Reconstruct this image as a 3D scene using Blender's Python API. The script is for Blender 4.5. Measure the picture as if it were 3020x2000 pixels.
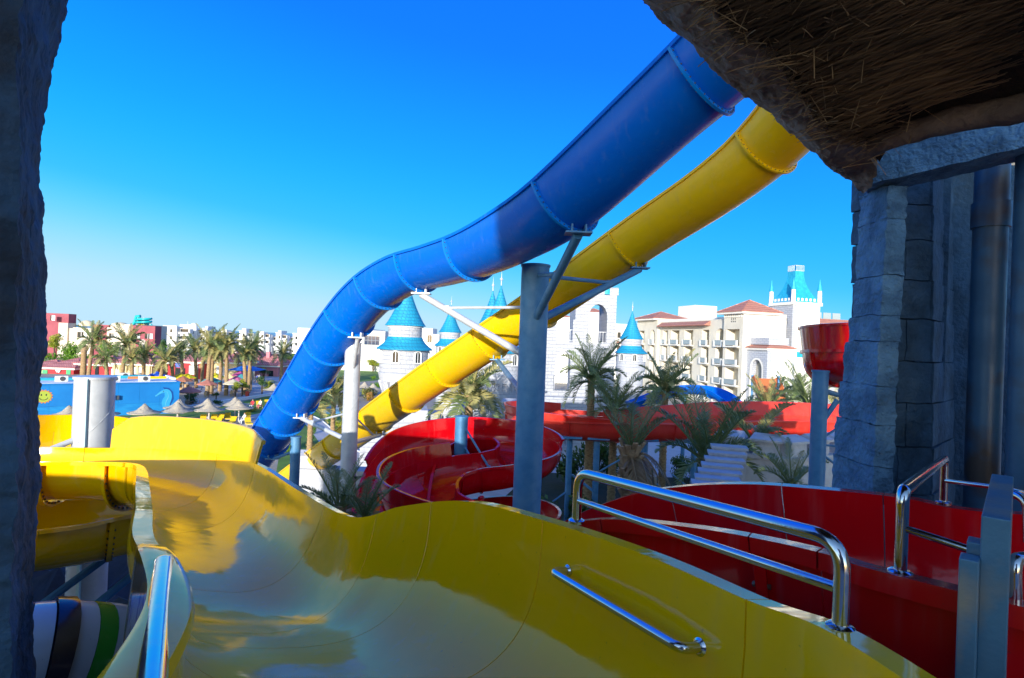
import bpy, bmesh, math, random
from mathutils import Vector, Matrix
from mathutils.bvhtree import BVHTree
V = Vector
R = math.radians
random.seed(7)
for o in list(bpy.data.objects):
    bpy.data.objects.remove(o, do_unlink=True)
scene = bpy.context.scene
COL = scene.collection

# ------------------------------------------------------------------ camera
EYE = 10.5                       # eye height above the park ground
FPX = 1678.0                     # focal length in photograph pixels (3020 wide)
ROLL, PITCH = R(2.2), R(0.24)
CF = V((0, math.cos(PITCH), math.sin(PITCH)))
_r0 = V((1, 0, 0)); _u0 = _r0.cross(CF)
CR = (_r0 * math.cos(ROLL) + _u0 * math.sin(ROLL)).normalized()
CU = CR.cross(CF).normalized()
CAM = V((0, 0, EYE))
cd = bpy.data.cameras.new('camera'); cam = bpy.data.objects.new('camera', cd); COL.objects.link(cam)
cd.sensor_width = 36.0; cd.lens = 36.0 * FPX / 3020.0
cd.clip_start = 0.05; cd.clip_end = 30000
m = Matrix((CR, CU, -CF)).transposed().to_4x4(); m.translation = CAM
cam.matrix_world = m
scene.camera = cam

# ------------------------------------------------------------------ sky, sun, exposure
SUN_AZ, SUN_EL = R(191.0), R(10.5)
world = bpy.data.worlds.new('World'); scene.world = world; world.use_nodes = True
wn, wl = world.node_tree.nodes, world.node_tree.links
bg = wn['Background']
sky = wn.new('ShaderNodeTexSky'); sky.sky_type = 'NISHITA'; sky.sun_disc = False
sky.sun_elevation = SUN_EL; sky.sun_rotation = SUN_AZ
sky.altitude = 0; sky.air_density = 1.0; sky.dust_density = 0.4; sky.ozone_density = 3.0
# the photographed sky is clearer and deeper than the model's: blend in its own blue-to-white gradient, paler towards the left
tcw = wn.new('ShaderNodeTexCoord'); sxw = wn.new('ShaderNodeSeparateXYZ'); wl.new(tcw.outputs['Generated'], sxw.inputs[0])
maw = wn.new('ShaderNodeMath'); maw.operation = 'MULTIPLY_ADD'; maw.inputs[1].default_value = 0.10
wl.new(sxw.outputs[0], maw.inputs[0]); wl.new(sxw.outputs[2], maw.inputs[2])
rmw = wn.new('ShaderNodeValToRGB'); wl.new(maw.outputs[0], rmw.inputs[0])
rmw.color_ramp.interpolation = 'B_SPLINE'; els = rmw.color_ramp.elements
for i, (p_, c_) in enumerate([(0, (0.3200, 0.4800, 0.5920)), (0.035, (0.2560, 0.4720, 0.6240)), (0.09, (0.0960, 0.4240, 0.6720)), (0.15, (0.0096, 0.3280, 0.7040)), (0.28, (0.0008, 0.2400, 0.8000)), (0.45, (0.0008, 0.1150, 0.7840)), (0.8, (0.0008, 0.0800, 0.7200))]):
    e_ = els[i] if i < 2 else els.new(p_)
    e_.position = p_; e_.color = (*c_, 1)
scw = wn.new('ShaderNodeVectorMath'); scw.operation = 'SCALE'; scw.inputs[3].default_value = 1 / 0.15 * 0.776
wl.new(rmw.outputs[0], scw.inputs[0])
mxw = wn.new('ShaderNodeMix'); mxw.data_type = 'RGBA'; 
mfw = wn.new('ShaderNodeMapRange'); mfw.interpolation_type = 'SMOOTHSTEP'      # towards the low sun behind the camera the model's own bright sky takes over
mfw.inputs[1].default_value = -0.3; mfw.inputs[2].default_value = 0.6; mfw.inputs[3].default_value = 0.0; mfw.inputs[4].default_value = 0.975
wl.new(sxw.outputs[1], mfw.inputs[0]); wl.new(mfw.outputs[0], mxw.inputs[0])
wl.new(sky.outputs[0], mxw.inputs[6]); wl.new(scw.outputs[0], mxw.inputs[7]); wl.new(mxw.outputs[2], bg.inputs[0])
bg.inputs[1].default_value = 0.15
sd = bpy.data.lights.new('sun', 'SUN'); sd.energy = 3.0; sd.angle = R(0.55); sd.color = (1.0, 0.955, 0.88)
sun = bpy.data.objects.new('sun', sd); COL.objects.link(sun)
SUNV = V((math.sin(SUN_AZ) * math.cos(SUN_EL), math.cos(SUN_AZ) * math.cos(SUN_EL), math.sin(SUN_EL)))
sun.rotation_euler = (-SUNV).to_track_quat('-Z', 'Y').to_euler()
sun.location = (0, -40, 60)
scene.view_settings.view_transform = 'Standard'
scene.view_settings.look = 'None'
scene.view_settings.exposure = 1.12
scene.view_settings.gamma = 1.0
scene.view_settings.use_curve_mapping = False

# ------------------------------------------------------------------ pixels to places
def ray(px, py):
    return CR * ((px - 1510) / FPX) + CU * (-(py - 1000) / FPX) + CF
def P(px, py, d):                # a point at depth d along the view axis
    return CAM + ray(px, py) * d
def G(px, py, z=0.0):            # where that line of sight meets height z
    r = ray(px, py); return CAM + r * ((z - EYE) / r.z)
def E(x, y, z):                  # place given relative to the eye
    return V((x, y, z + EYE))
def Zat(px, py, pos):            # height at which the sight line passes a ground spot's distance
    r = ray(px, py); return EYE + r.z * (pos.y / r.y)
def Xat(px, py, y):
    r = ray(px, py); return r.x * (y / r.y)

# ------------------------------------------------------------------ materials
MATS = {}
def newmat(name):
    m = bpy.data.materials.new(name); m.use_nodes = True
    return m, m.node_tree.nodes, m.node_tree.links, m.node_tree.nodes['Principled BSDF']
def mat(name, col, rough=0.6, metal=0.0, col2=None, scale=3.0, detail=4.0, bump=0.0, bscale=20.0, coat=0.0, spec=0.5,
        stretch=(1, 1, 1), r2=None, lo=0.4, hi=0.62, sss=0.0, trans=0.0, bdist=0.05, col3=None, s3=0.6):
    if name in MATS: return MATS[name]
    m, N, L, b = newmat(name)
    b.inputs['Base Color'].default_value = (*col, 1)
    b.inputs['Roughness'].default_value = rough
    b.inputs['Metallic'].default_value = metal
    b.inputs['Specular IOR Level'].default_value = spec
    b.inputs['Coat Weight'].default_value = coat
    b.inputs['Coat Roughness'].default_value = 0.04
    tc = N.new('ShaderNodeTexCoord'); mp = N.new('ShaderNodeMapping'); mp.inputs['Scale'].default_value = stretch
    L.new(tc.outputs['Object'], mp.inputs[0])
    if col2 is not None or r2 is not None:
        nz = N.new('ShaderNodeTexNoise'); nz.inputs['Scale'].default_value = scale; nz.inputs['Detail'].default_value = detail
        nz.inputs['Roughness'].default_value = 0.6
        L.new(mp.outputs[0], nz.inputs['Vector'])
        rp = N.new('ShaderNodeMapRange'); rp.inputs[1].default_value = lo; rp.inputs[2].default_value = hi
        L.new(nz.outputs[0], rp.inputs[0])
        if col2 is not None:
            mx = N.new('ShaderNodeMix'); mx.data_type = 'RGBA'
            mx.inputs[6].default_value = (*col, 1); mx.inputs[7].default_value = (*col2, 1)
            L.new(rp.outputs[0], mx.inputs[0]); out = mx.outputs[2]
            if col3 is not None:
                n3 = N.new('ShaderNodeTexNoise'); n3.inputs['Scale'].default_value = s3; n3.inputs['Detail'].default_value = 6
                L.new(mp.outputs[0], n3.inputs['Vector'])
                r3 = N.new('ShaderNodeMapRange'); r3.inputs[1].default_value = 0.5; r3.inputs[2].default_value = 0.68
                L.new(n3.outputs[0], r3.inputs[0])
                m3 = N.new('ShaderNodeMix'); m3.data_type = 'RGBA'; m3.inputs[7].default_value = (*col3, 1)
                L.new(r3.outputs[0], m3.inputs[0]); L.new(out, m3.inputs[6]); out = m3.outputs[2]
            L.new(out, b.inputs['Base Color'])
        if r2 is not None:
            rr = N.new('ShaderNodeMapRange'); rr.inputs[1].default_value = lo; rr.inputs[2].default_value = hi
            rr.inputs[3].default_value = rough; rr.inputs[4].default_value = r2
            L.new(nz.outputs[0], rr.inputs[0]); L.new(rr.outputs[0], b.inputs['Roughness'])
    if bump > 0:
        nb = N.new('ShaderNodeTexNoise'); nb.inputs['Scale'].default_value = bscale; nb.inputs['Detail'].default_value = 5
        L.new(mp.outputs[0], nb.inputs['Vector'])
        bp = N.new('ShaderNodeBump'); bp.inputs['Strength'].default_value = bump; bp.inputs['Distance'].default_value = bdist
        L.new(nb.outputs[0], bp.inputs['Height']); L.new(bp.outputs[0], b.inputs['Normal'])
    MATS[name] = m
    return m
def brickmat(name, c1, c2, mortar, scale=1.0, rough=0.85, bump=0.4, bw=0.6, rh=0.3, ms=0.025):
    if name in MATS: return MATS[name]
    m, N, L, b = newmat(name)
    b.inputs['Roughness'].default_value = rough
    tc = N.new('ShaderNodeTexCoord')
    # horizontal coordinate: x + y so that every vertical face shows courses
    sx = N.new('ShaderNodeSeparateXYZ'); L.new(tc.outputs['Object'], sx.inputs[0])
    ad = N.new('ShaderNodeMath'); ad.operation = 'ADD'; L.new(sx.outputs[0], ad.inputs[0]); L.new(sx.outputs[1], ad.inputs[1])
    cx = N.new('ShaderNodeCombineXYZ'); L.new(ad.outputs[0], cx.inputs[0]); L.new(sx.outputs[2], cx.inputs[1])
    nz = N.new('ShaderNodeTexNoise'); nz.inputs['Scale'].default_value = 1.3; nz.inputs['Detail'].default_value = 3
    L.new(tc.outputs['Object'], nz.inputs['Vector'])
    dv = N.new('ShaderNodeVectorMath'); dv.operation = 'MULTIPLY_ADD'
    dv.inputs[1].default_value = (0.16, 0.16, 0.0); L.new(nz.outputs['Color'], dv.inputs[0]); L.new(cx.outputs[0], dv.inputs[2])
    br = N.new('ShaderNodeTexBrick'); br.inputs['Scale'].default_value = scale
    br.inputs['Color1'].default_value = (*c1, 1); br.inputs['Color2'].default_value = (*c2, 1); br.inputs['Mortar'].default_value = (*mortar, 1)
    br.inputs['Brick Width'].default_value = bw; br.inputs['Row Height'].default_value = rh; br.inputs['Mortar Size'].default_value = ms
    br.inputs['Mortar Smooth'].default_value = 0.3
    L.new(dv.outputs[0], br.inputs['Vector']); L.new(br.outputs['Color'], b.inputs['Base Color'])
    n2 = N.new('ShaderNodeTexNoise'); n2.inputs['Scale'].default_value = 7; n2.inputs['Detail'].default_value = 6
    L.new(tc.outputs['Object'], n2.inputs['Vector'])
    sb = N.new('ShaderNodeMath'); sb.operation = 'MULTIPLY_ADD'; sb.inputs[1].default_value = -0.8
    L.new(br.outputs['Fac'], sb.inputs[0]); L.new(n2.outputs[0], sb.inputs[2])
    bp = N.new('ShaderNodeBump'); bp.inputs['Strength'].default_value = bump; bp.inputs['Distance'].default_value = 0.06
    L.new(sb.outputs[0], bp.inputs['Height']); L.new(bp.outputs[0], b.inputs['Normal'])
    MATS[name] = m
    return m
def leafmat(name, c1, c2, rough=0.45, trans=0.25):
    if name in MATS: return MATS[name]
    m, N, L, b = newmat(name)
    b.inputs['Roughness'].default_value = rough
    b.inputs['Specular IOR Level'].default_value = 0.5
    g = N.new('ShaderNodeNewGeometry'); tc = N.new('ShaderNodeTexCoord')
    nz = N.new('ShaderNodeTexNoise'); nz.inputs['Scale'].default_value = 2.0; L.new(tc.outputs['Object'], nz.inputs['Vector'])
    ad = N.new('ShaderNodeMath'); ad.operation = 'ADD'; L.new(g.outputs['Random Per Island'], ad.inputs[0]); L.new(nz.outputs[0], ad.inputs[1])
    rp = N.new('ShaderNodeMapRange'); rp.inputs[1].default_value = 0.4; rp.inputs[2].default_value = 1.4; L.new(ad.outputs[0], rp.inputs[0])
    mx = N.new('ShaderNodeMix'); mx.data_type = 'RGBA'; mx.inputs[6].default_value = (*c1, 1); mx.inputs[7].default_value = (*c2, 1)
    L.new(rp.outputs[0], mx.inputs[0]); L.new(mx.outputs[2], b.inputs['Base Color'])
    tr = N.new('ShaderNodeBsdfTranslucent'); L.new(mx.outputs[2], tr.inputs['Color'])
    ms = N.new('ShaderNodeMixShader'); ms.inputs[0].default_value = trans
    L.new(b.outputs[0], ms.inputs[1]); L.new(tr.outputs[0], ms.inputs[2])
    L.new(ms.outputs[0], N['Material Output'].inputs['Surface'])
    MATS[name] = m
    return m

def gelcoat(name, col, rough=0.1, col2=None, coat=0.25, ior=1.45, spec=0.4):
    # glossy moulded fibreglass: slight waviness, faint scum and scratches
    if name in MATS: return MATS[name]
    m, N, L, b = newmat(name)
    tc = N.new('ShaderNodeTexCoord')
    nz = N.new('ShaderNodeTexNoise'); nz.inputs['Scale'].default_value = 1.1; nz.inputs['Detail'].default_value = 7; nz.inputs['Roughness'].default_value = 0.65
    L.new(tc.outputs['Object'], nz.inputs['Vector'])
    rp = N.new('ShaderNodeMapRange'); rp.inputs[1].default_value = 0.35; rp.inputs[2].default_value = 0.75
    L.new(nz.outputs[0], rp.inputs[0])
    mx = N.new('ShaderNodeMix'); mx.data_type = 'RGBA'; mx.inputs[6].default_value = (*col, 1)
    c2 = col2 or tuple(c * 0.86 + 0.012 for c in col)
    mx.inputs[7].default_value = (*c2, 1)
    L.new(rp.outputs[0], mx.inputs[0])
    sp = N.new('ShaderNodeTexNoise'); sp.inputs['Scale'].default_value = 34; sp.inputs['Detail'].default_value = 3; L.new(tc.outputs['Object'], sp.inputs['Vector'])
    sr = N.new('ShaderNodeMapRange'); sr.inputs[1].default_value = 0.70; sr.inputs[2].default_value = 0.76; sr.inputs[4].default_value = 0.45; L.new(sp.outputs[0], sr.inputs[0])
    m2 = N.new('ShaderNodeMix'); m2.data_type = 'RGBA'; m2.inputs[7].default_value = (*(c * .35 + .02 for c in col), 1)
    L.new(sr.outputs[0], m2.inputs[0]); L.new(mx.outputs[2], m2.inputs[6])
    mpd = N.new('ShaderNodeMapping'); mpd.inputs['Scale'].default_value = (5, 5, .5); L.new(tc.outputs['Object'], mpd.inputs[0])
    dr = N.new('ShaderNodeTexNoise'); dr.inputs['Scale'].default_value = 2.2; dr.inputs['Detail'].default_value = 5; L.new(mpd.outputs[0], dr.inputs['Vector'])
    d2 = N.new('ShaderNodeMapRange'); d2.inputs[1].default_value = 0.56; d2.inputs[2].default_value = 0.74; d2.inputs[4].default_value = 0.22; L.new(dr.outputs[0], d2.inputs[0])
    m3 = N.new('ShaderNodeMix'); m3.data_type = 'RGBA'; m3.inputs[7].default_value = (*(c * .7 + .10 for c in col), 1)
    L.new(d2.outputs[0], m3.inputs[0]); L.new(m2.outputs[2], m3.inputs[6]); L.new(m3.outputs[2], b.inputs['Base Color'])
    rr = N.new('ShaderNodeMapRange'); rr.inputs[1].default_value = 0.4; rr.inputs[2].default_value = 0.8
    rr.inputs[3].default_value = rough; rr.inputs[4].default_value = rough + 0.16
    L.new(nz.outputs[0], rr.inputs[0]); L.new(rr.outputs[0], b.inputs['Roughness'])
    nb = N.new('ShaderNodeTexNoise'); nb.inputs['Scale'].default_value = 2.6; nb.inputs['Detail'].default_value = 3
    L.new(tc.outputs['Object'], nb.inputs['Vector'])
    bp = N.new('ShaderNodeBump'); bp.inputs['Strength'].default_value = 0.12; bp.inputs['Distance'].default_value = 0.05
    L.new(nb.outputs[0], bp.inputs['Height']); L.new(bp.outputs[0], b.inputs['Normal'])
    b.inputs['Coat Weight'].default_value = coat; b.inputs['Coat Roughness'].default_value = 0.05; b.inputs['Specular IOR Level'].default_value = spec; b.inputs['IOR'].default_value = ior
    L.new(bp.outputs[0], b.inputs['Coat Normal'])
    MATS[name] = m
    return m

# ------------------------------------------------------------------ scene graph helpers
def tag(o, label=None, cat=None, group=None, kind=None):
    if label: o['label'] = label
    if cat: o['category'] = cat
    if group: o['group'] = group
    if kind: o['kind'] = kind
    return o
def thing(name, label, cat, loc=(0, 0, 0), group=None, rz=0.0):
    o = bpy.data.objects.new(name, None); COL.objects.link(o)
    o.location = loc; o.rotation_euler = (0, 0, rz); o.empty_display_size = 0.3
    return tag(o, label, cat, group)
def link(name, me, parent=None, local=False):
    o = bpy.data.objects.new(name, me); COL.objects.link(o)
    if parent is not None:
        o.parent = parent
        if not local:
            o.matrix_parent_inverse = wm(parent).inverted()
    return o
def wm(o):
    b = o.matrix_basis.copy()
    if o.parent is not None:
        return wm(o.parent) @ o.matrix_parent_inverse @ b
    return b
def copy_tree(src, parent=None):
    c = src.copy(); COL.objects.link(c); c.parent = parent
    for ch in list(src.children):
        copy_tree(ch, c)
    return c

class MB:
    def __init__(s): s.v = []; s.f = []; s.mi = []
    def add(s, vs, fs, mi=0):
        b = len(s.v); s.v += [tuple(p) for p in vs]
        for f in fs: s.f.append(tuple(b + i for i in f)); s.mi.append(mi)
        return s
    def box(s, c, size, rz=0.0, taper=1.0, mi=0, M=None):
        hx, hy, hz = size[0] / 2, size[1] / 2, size[2] / 2
        vs = []
        for z, k in ((-hz, 1.0), (hz, taper)):
            for x, y in ((-hx, -hy), (hx, -hy), (hx, hy), (-hx, hy)):
                p = V((x * k, y * k, z))
                if M is not None: p = M @ p
                elif rz: p = Matrix.Rotation(rz, 3, 'Z') @ p
                vs.append(p + V(c))
        return s.add(vs, [(0, 3, 2, 1), (4, 5, 6, 7), (0, 1, 5, 4), (1, 2, 6, 5), (2, 3, 7, 6), (3, 0, 4, 7)], mi)
    def bar(s, a, b, w, h, up=V((0, 0, 1)), mi=0):
        a, b = V(a), V(b); t = (b - a).normalized(); sd = t.cross(up)
        if sd.length < 1e-4: sd = t.cross(V((0, 1, 0)))
        sd.normalize(); u = sd.cross(t)
        vs = []
        for p in (a, b):
            for x, y in ((-1, -1), (1, -1), (1, 1), (-1, 1)):
                vs.append(p + sd * (x * w / 2) + u * (y * h / 2))
        return s.add(vs, [(0, 3, 2, 1), (4, 5, 6, 7), (0, 1, 5, 4), (1, 2, 6, 5), (2, 3, 7, 6), (3, 0, 4, 7)], mi)
    def tube(s, pts, r, n=12, caps=True, mi=0, close=False):
        pts = [V(p) for p in pts]; k = len(pts)
        rs = r if isinstance(r, (list, tuple)) else [r] * k
        t0 = (pts[1] - pts[0]).normalized()
        a = t0.cross(V((0, 0, 1)))
        if a.length < 1e-3: a = t0.cross(V((1, 0, 0)))
        a.normalize(); vs = []
        for i, p in enumerate(pts):
            if i == 0: t = pts[1] - pts[0]
            elif i == k - 1: t = pts[-1] - pts[-2]
            else: t = (pts[i + 1] - p).normalized() + (p - pts[i - 1]).normalized()
            t.normalize()
            a = (a - t * a.dot(t)).normalized(); b = t.cross(a)
            for j in range(n):
                q = 2 * math.pi * j / n
                vs.append(p + (a * math.cos(q) + b * math.sin(q)) * rs[i])
        fs = []
        for i in range(k - 1):
            for j in range(n):
                fs.append((i * n + j, i * n + (j + 1) % n, (i + 1) * n + (j + 1) % n, (i + 1) * n + j))
        if caps:
            fs.append(tuple(range(n - 1, -1, -1))); fs.append(tuple((k - 1) * n + j for j in range(n)))
        return s.add(vs, fs, mi)
    def lathe(s, c, prof, n=16, caps=True, mi=0, a0=0.0):
        # prof: list of (radius, z) bottom to top
        vs = []; c = V(c)
        for r_, z in prof:
            for j in range(n):
                q = a0 + 2 * math.pi * j / n
                vs.append(c + V((r_ * math.cos(q), r_ * math.sin(q), z)))
        fs = []
        for i in range(len(prof) - 1):
            for j in range(n):
                fs.append((i * n + j, i * n + (j + 1) % n, (i + 1) * n + (j + 1) % n, (i + 1) * n + j))
        if caps:
            fs.append(tuple(range(n - 1, -1, -1))); fs.append(tuple((len(prof) - 1) * n + j for j in range(n)))
        return s.add(vs, fs, mi)
    def prism(s, poly, z0, z1, mi=0):
        n = len(poly); vs = [(p[0], p[1], z0) for p in poly] + [(p[0], p[1], z1) for p in poly]
        fs = [tuple(range(n - 1, -1, -1)), tuple(range(n, 2 * n))]
        for i in range(n): fs.append((i, (i + 1) % n, n + (i + 1) % n, n + i))
        return s.add(vs, fs, mi)
    def grid(s, rows, mi=0, closed=False):
        nr, nc = len(rows), len(rows[0]); vs = [p for r_ in rows for p in r_]; fs = []
        for i in range(nr - 1):
            for j in range(nc if closed else nc - 1):
                fs.append((i * nc + j, i * nc + (j + 1) % nc, (i + 1) * nc + (j + 1) % nc, (i + 1) * nc + j))
        return s.add(vs, fs, mi)
    def mesh(s, name, mats, smooth=None):
        me = bpy.data.meshes.new(name); me.from_pydata(s.v, [], s.f)
        for mm in (mats if isinstance(mats, (list, tuple)) else [mats]): me.materials.append(mm)
        if len(set(s.mi)) > 1: me.polygons.foreach_set('material_index', s.mi)
        me.validate(); me.update()
        if smooth is not None:
            me.polygons.foreach_set('use_smooth', [True] * len(me.polygons))
            me.set_sharp_from_angle(angle=R(smooth))
        return me
    def build(s, name, mats, parent=None, smooth=None, local=False):
        return link(name, s.mesh(name, mats, smooth), parent, local)

def catmull(pts, per=8, closed=False):
    # points (Vectors or tuples of Vectors/floats) -> dense list
    n = len(pts); out = []
    def g(i):
        if closed: return pts[i % n]
        return pts[max(0, min(n - 1, i))]
    def cr(a, b, c, d, t):
        return (b * 2 + (c - a) * t + (a * 2 - b * 5 + c * 4 - d) * t * t + (b * 3 - a - c * 3 + d) * t ** 3) * 0.5
    segs = n if closed else n - 1
    for i in range(segs):
        for k in range(per):
            t = k / per; q = [g(i - 1), g(i), g(i + 1), g(i + 2)]
            if isinstance(q[0], tuple): out.append(tuple(cr(*[x[j] for x in q], t) for j in range(len(q[0]))))
            else: out.append(cr(*q, t))
    if not closed: out.append(pts[-1])
    return out

def bvh_of(objs):
    vs, fs = [], []
    for o in objs:
        W = wm(o); b = len(vs)
        vs += [W @ v.co for v in o.data.vertices]
        fs += [[b + i for i in p.vertices] for p in o.data.polygons]
    return BVHTree.FromPolygons(vs, fs)
def hit(bv, px, py, default=3.0):
    r = ray(px, py).normalized()
    loc, nor, idx, dist = bv.ray_cast(CAM, r)
    if loc is None: return P(px, py, default), V((0, 0, 1))
    if nor.dot(r) > 0: nor = -nor
    return loc, nor
from mathutils import noise as mnoise
# ------------------------------------------------------------------ slide colours and metals
M_YEL = gelcoat('yellow_gelcoat', (0.93, 0.52, 0.001), 0.05, (0.91, 0.47, 0.001), coat=.12, ior=1.48, spec=.5)
M_YEL2 = gelcoat('yellow_chute_gelcoat', (0.90, 0.55, 0.001), 0.2, coat=.1)
M_BLUE = gelcoat('blue_gelcoat', (0.0, 0.135, 0.66), 0.22, (0.0, 0.115, 0.60), coat=.0, spec=.3)
M_BLUEF = gelcoat('blue_flange_gelcoat', (0.0, 0.22, 0.74), 0.26, coat=0, spec=.3)
M_RED = gelcoat('red_gelcoat', (0.60, 0.002, 0.006), 0.10, (0.53, 0.003, 0.010))
M_REDL = gelcoat('faded_red_gelcoat', (0.62, 0.022, 0.016), 0.3, (0.68, 0.06, 0.035))
M_CHROME = mat('polished_stainless', (0.62, 0.63, 0.65), 0.09, 1.0, r2=0.2, scale=14, bump=0.01, bscale=60)
M_GALV = mat('shade_blue_steel', (0.075, 0.24, 0.44), 0.38, 0.1, col2=(0.055, 0.20, 0.39), scale=4, r2=0.55, bump=0.05, bscale=40, col3=(0.12, 0.28, 0.45), s3=1.6)  # steel tinted blue to carry the colour of skylit shade
M_STEELW = mat('white_painted_steel', (0.62, 0.64, 0.66), 0.4, 0.2, col2=(0.54, 0.56, 0.58), scale=5)
M_PLATE = mat('weathered_blue_grey_plate', (0.075, 0.20, 0.31), 0.4, 0.1, col2=(0.055, 0.16, 0.26), scale=6, bump=0.06, bscale=50, col3=(0.30, 0.28, 0.22), s3=3.0)
M_BOLT = mat('dark_bolt_steel', (0.18, 0.16, 0.13), 0.5, 0.8)
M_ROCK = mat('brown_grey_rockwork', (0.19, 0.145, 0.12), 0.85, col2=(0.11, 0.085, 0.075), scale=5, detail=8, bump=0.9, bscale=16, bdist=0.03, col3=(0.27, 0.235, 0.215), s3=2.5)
M_ROCKB = mat('skylight_blue_rockwork', (0.11, 0.26, 0.44), 0.8, col2=(0.06, 0.15, 0.27), scale=4, detail=8, bump=0.9, bscale=22, bdist=0.06, col3=(0.15, 0.33, 0.53), s3=3.0)  # blue of the skylight is put into this rock's colour
M_ROCKD = mat('shade_blue_rockwork', (0.022, 0.06, 0.115), 0.85, col2=(0.022, 0.03, 0.045), scale=4, detail=8, bump=0.9, bscale=18, bdist=0.025, col3=(0.04, 0.10, 0.18), s3=3.0)  # dark copy of the rock with blue shade put into its colour
M_ROCKW = mat('navy_shaded_block_rock', (0.04, 0.11, 0.20), 0.8, col2=(0.025, 0.07, 0.125), scale=4, detail=8, bump=1.0, bscale=18, bdist=0.03, col3=(0.055, 0.14, 0.25), s3=3.0)  # darker copy of the pillar rock, the wall's shade put into its colour
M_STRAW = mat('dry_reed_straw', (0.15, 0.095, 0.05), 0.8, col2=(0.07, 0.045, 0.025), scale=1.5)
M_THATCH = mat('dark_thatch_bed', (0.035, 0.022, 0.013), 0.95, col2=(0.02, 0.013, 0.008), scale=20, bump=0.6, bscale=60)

def flume(stations, mats, parent, cuts, per=8, n=22, flange=0.07, thick=0.03, ring=0.0, q=0.85, gap=0.003, name='flume_section',
          bolts=True, ringmat=None, lip=0.04, smooth=38, inset=1.0):
    S = catmull(stations, per); N = len(S)
    mids = [(s[0] + s[1]) * 0.5 for s in S]; fr = []
    for i in range(N):
        t = (mids[min(N - 1, i + 1)] - mids[max(0, i - 1)]).normalized()
        sd = S[i][1] - S[i][0]; u = sd.cross(t).normalized()
        if u.z < 0: u = -u
        fr.append((t, sd.normalized(), u))
    def prof(i, off, both=True):
        L, Rr, dep = S[i][0], S[i][1], S[i][2]; t, e, u = fr[i]
        mid = (L + Rr) * 0.5; h = (Rr - L).length / 2; pts = []
        for k in range(n + 1):
            th = -math.pi / 2 + math.pi * k / n
            sx = math.copysign(abs(math.sin(th)) ** q, th); cz = max(0.0, math.cos(th)) ** q
            pts.append(mid + e * (sx * (h + off)) - u * (cz * (dep + off)))
        return pts
    secs = []
    bounds = [0] + [c for c in cuts if 0 < c < N - 1] + [N - 1]
    for a, b in zip(bounds, bounds[1:]):
        mb = MB(); rows = []
        for i in range(a, b + 1):
            t, e, u = fr[i]
            sh = t * (gap if i == a and a > 0 else (-gap if i == b and b < N - 1 else 0))
            inn = prof(i, 0.0); out = prof(i, thick)
            L, Rr = S[i][0], S[i][1]
            out[0] = out[0] - u * lip; out[-1] = out[-1] - u * lip
            loop = inn + [Rr + e * flange + u * 0.004, Rr + e * (flange + 0.004) - u * lip] + out[::-1] + [L - e * (flange + 0.004) - u * lip, L - e * flange + u * 0.004]
            rows.append([p + sh for p in loop])
        mb.grid(rows, closed=True)
        nc = len(rows[0]); b0 = 0
        for ri, flip in ((0, False), (len(rows) - 1, True)):
            base = ri * nc
            fs = []
            for k in range(n):
                o1 = n + 3 + (n - k); o2 = n + 3 + (n - k - 1)
                fs.append((base + k, base + k + 1, base + o2, base + o1))
            fs.append((base + n, base + n + 1, base + n + 2, base + n + 3))
            fs.append((base + 0, base + 2 * n + 3, base + 2 * n + 4, base + 2 * n + 5))
            for f in fs:
                mb.f.append(f if not flip else f[::-1]); mb.mi.append(0)
        o = mb.build(name, mats, parent, smooth); secs.append(o)
    if ring > 0:
        for c in cuts:
            if not (0 < c < N - 1): continue
            t, e, u = fr[c]; a = prof(c, thick - 0.004); b = prof(c, thick + ring)
            a[0] -= u * lip; a[-1] -= u * lip; b[0] -= u * lip; b[-1] -= u * lip
            mb = MB(); w = 0.022
            rows = [[p - t * w for p in a], [p - t * w for p in b], [p + t * w for p in b], [p + t * w for p in a], [p - t * w for p in a]]
            mb.grid(rows)
            nn = len(a)
            for k in (0, n):
                mb.add([a[k] - t * w, b[k] - t * w, b[k] + t * w, a[k] + t * w], [(0, 1, 2, 3)])
            fo = mb.build('flange', ringmat or mats, parent, 30)
            if bolts:
                bb = MB()
                for k in range(1, n, 1):
                    p = a[k].lerp(b[k], 0.55)
                    for sg in (-1, 1):
                        bb.tube([p + t * (sg * w), p + t * (sg * (w + 0.014))], 0.012, 6)
                bo = bb.build('bolt_row', M_BOLT, fo); bo['kind'] = 'stuff'
    return secs, S, fr

# ------------------------------------------------------------------ the yellow open flume in front of the camera
ys = [
    (E(-.60, .55, -.72), E(1.08, .45, -.76), .92),
    (E(-.68, 1.05, -.75), E(1.03, 1.05, -.78), .92),
    (P(555, 1830, 1.50), P(2458, 1870, 1.70), .92),
    (P(519, 1680, 1.90), P(2200, 1768, 2.05), .92),
    (P(454, 1580, 2.45), P(1900, 1636, 2.55), .92),
    (P(450, 1508, 3.05), P(1600, 1534, 3.15), .93),
    (P(446, 1470, 3.55), P(1365, 1478, 3.85), .94),
    (P(442, 1441, 4.00), P(1187, 1493, 4.45), .94),
    (P(438, 1413, 4.55), P(1034, 1524, 5.05), .92),
    (P(435, 1393, 5.15), P(881, 1447, 6.05), .80),
    (P(421, 1374, 5.85), P(752, 1367, 7.55), .76),
    (P(383, 1365, 6.45), P(640, 1338, 8.65), .66),
    (P(287, 1362, 6.95), P(450, 1324, 9.25), .57),
    (P(120, 1362, 7.05), P(250, 1321, 9.35), .55),
    (E(-7.4, 6.9, -1.78), P(60, 1321, 9.2), .55),
    (E(-9.6, 6.2, -1.95), E(-10.0, 8.5, -2.1), .55)]
t_yel = thing('yellow_slide', 'wide glossy yellow open slide starting at the platform and curving away past the grey column', 'slide', E(0, 1.5, -1.7))
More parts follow.
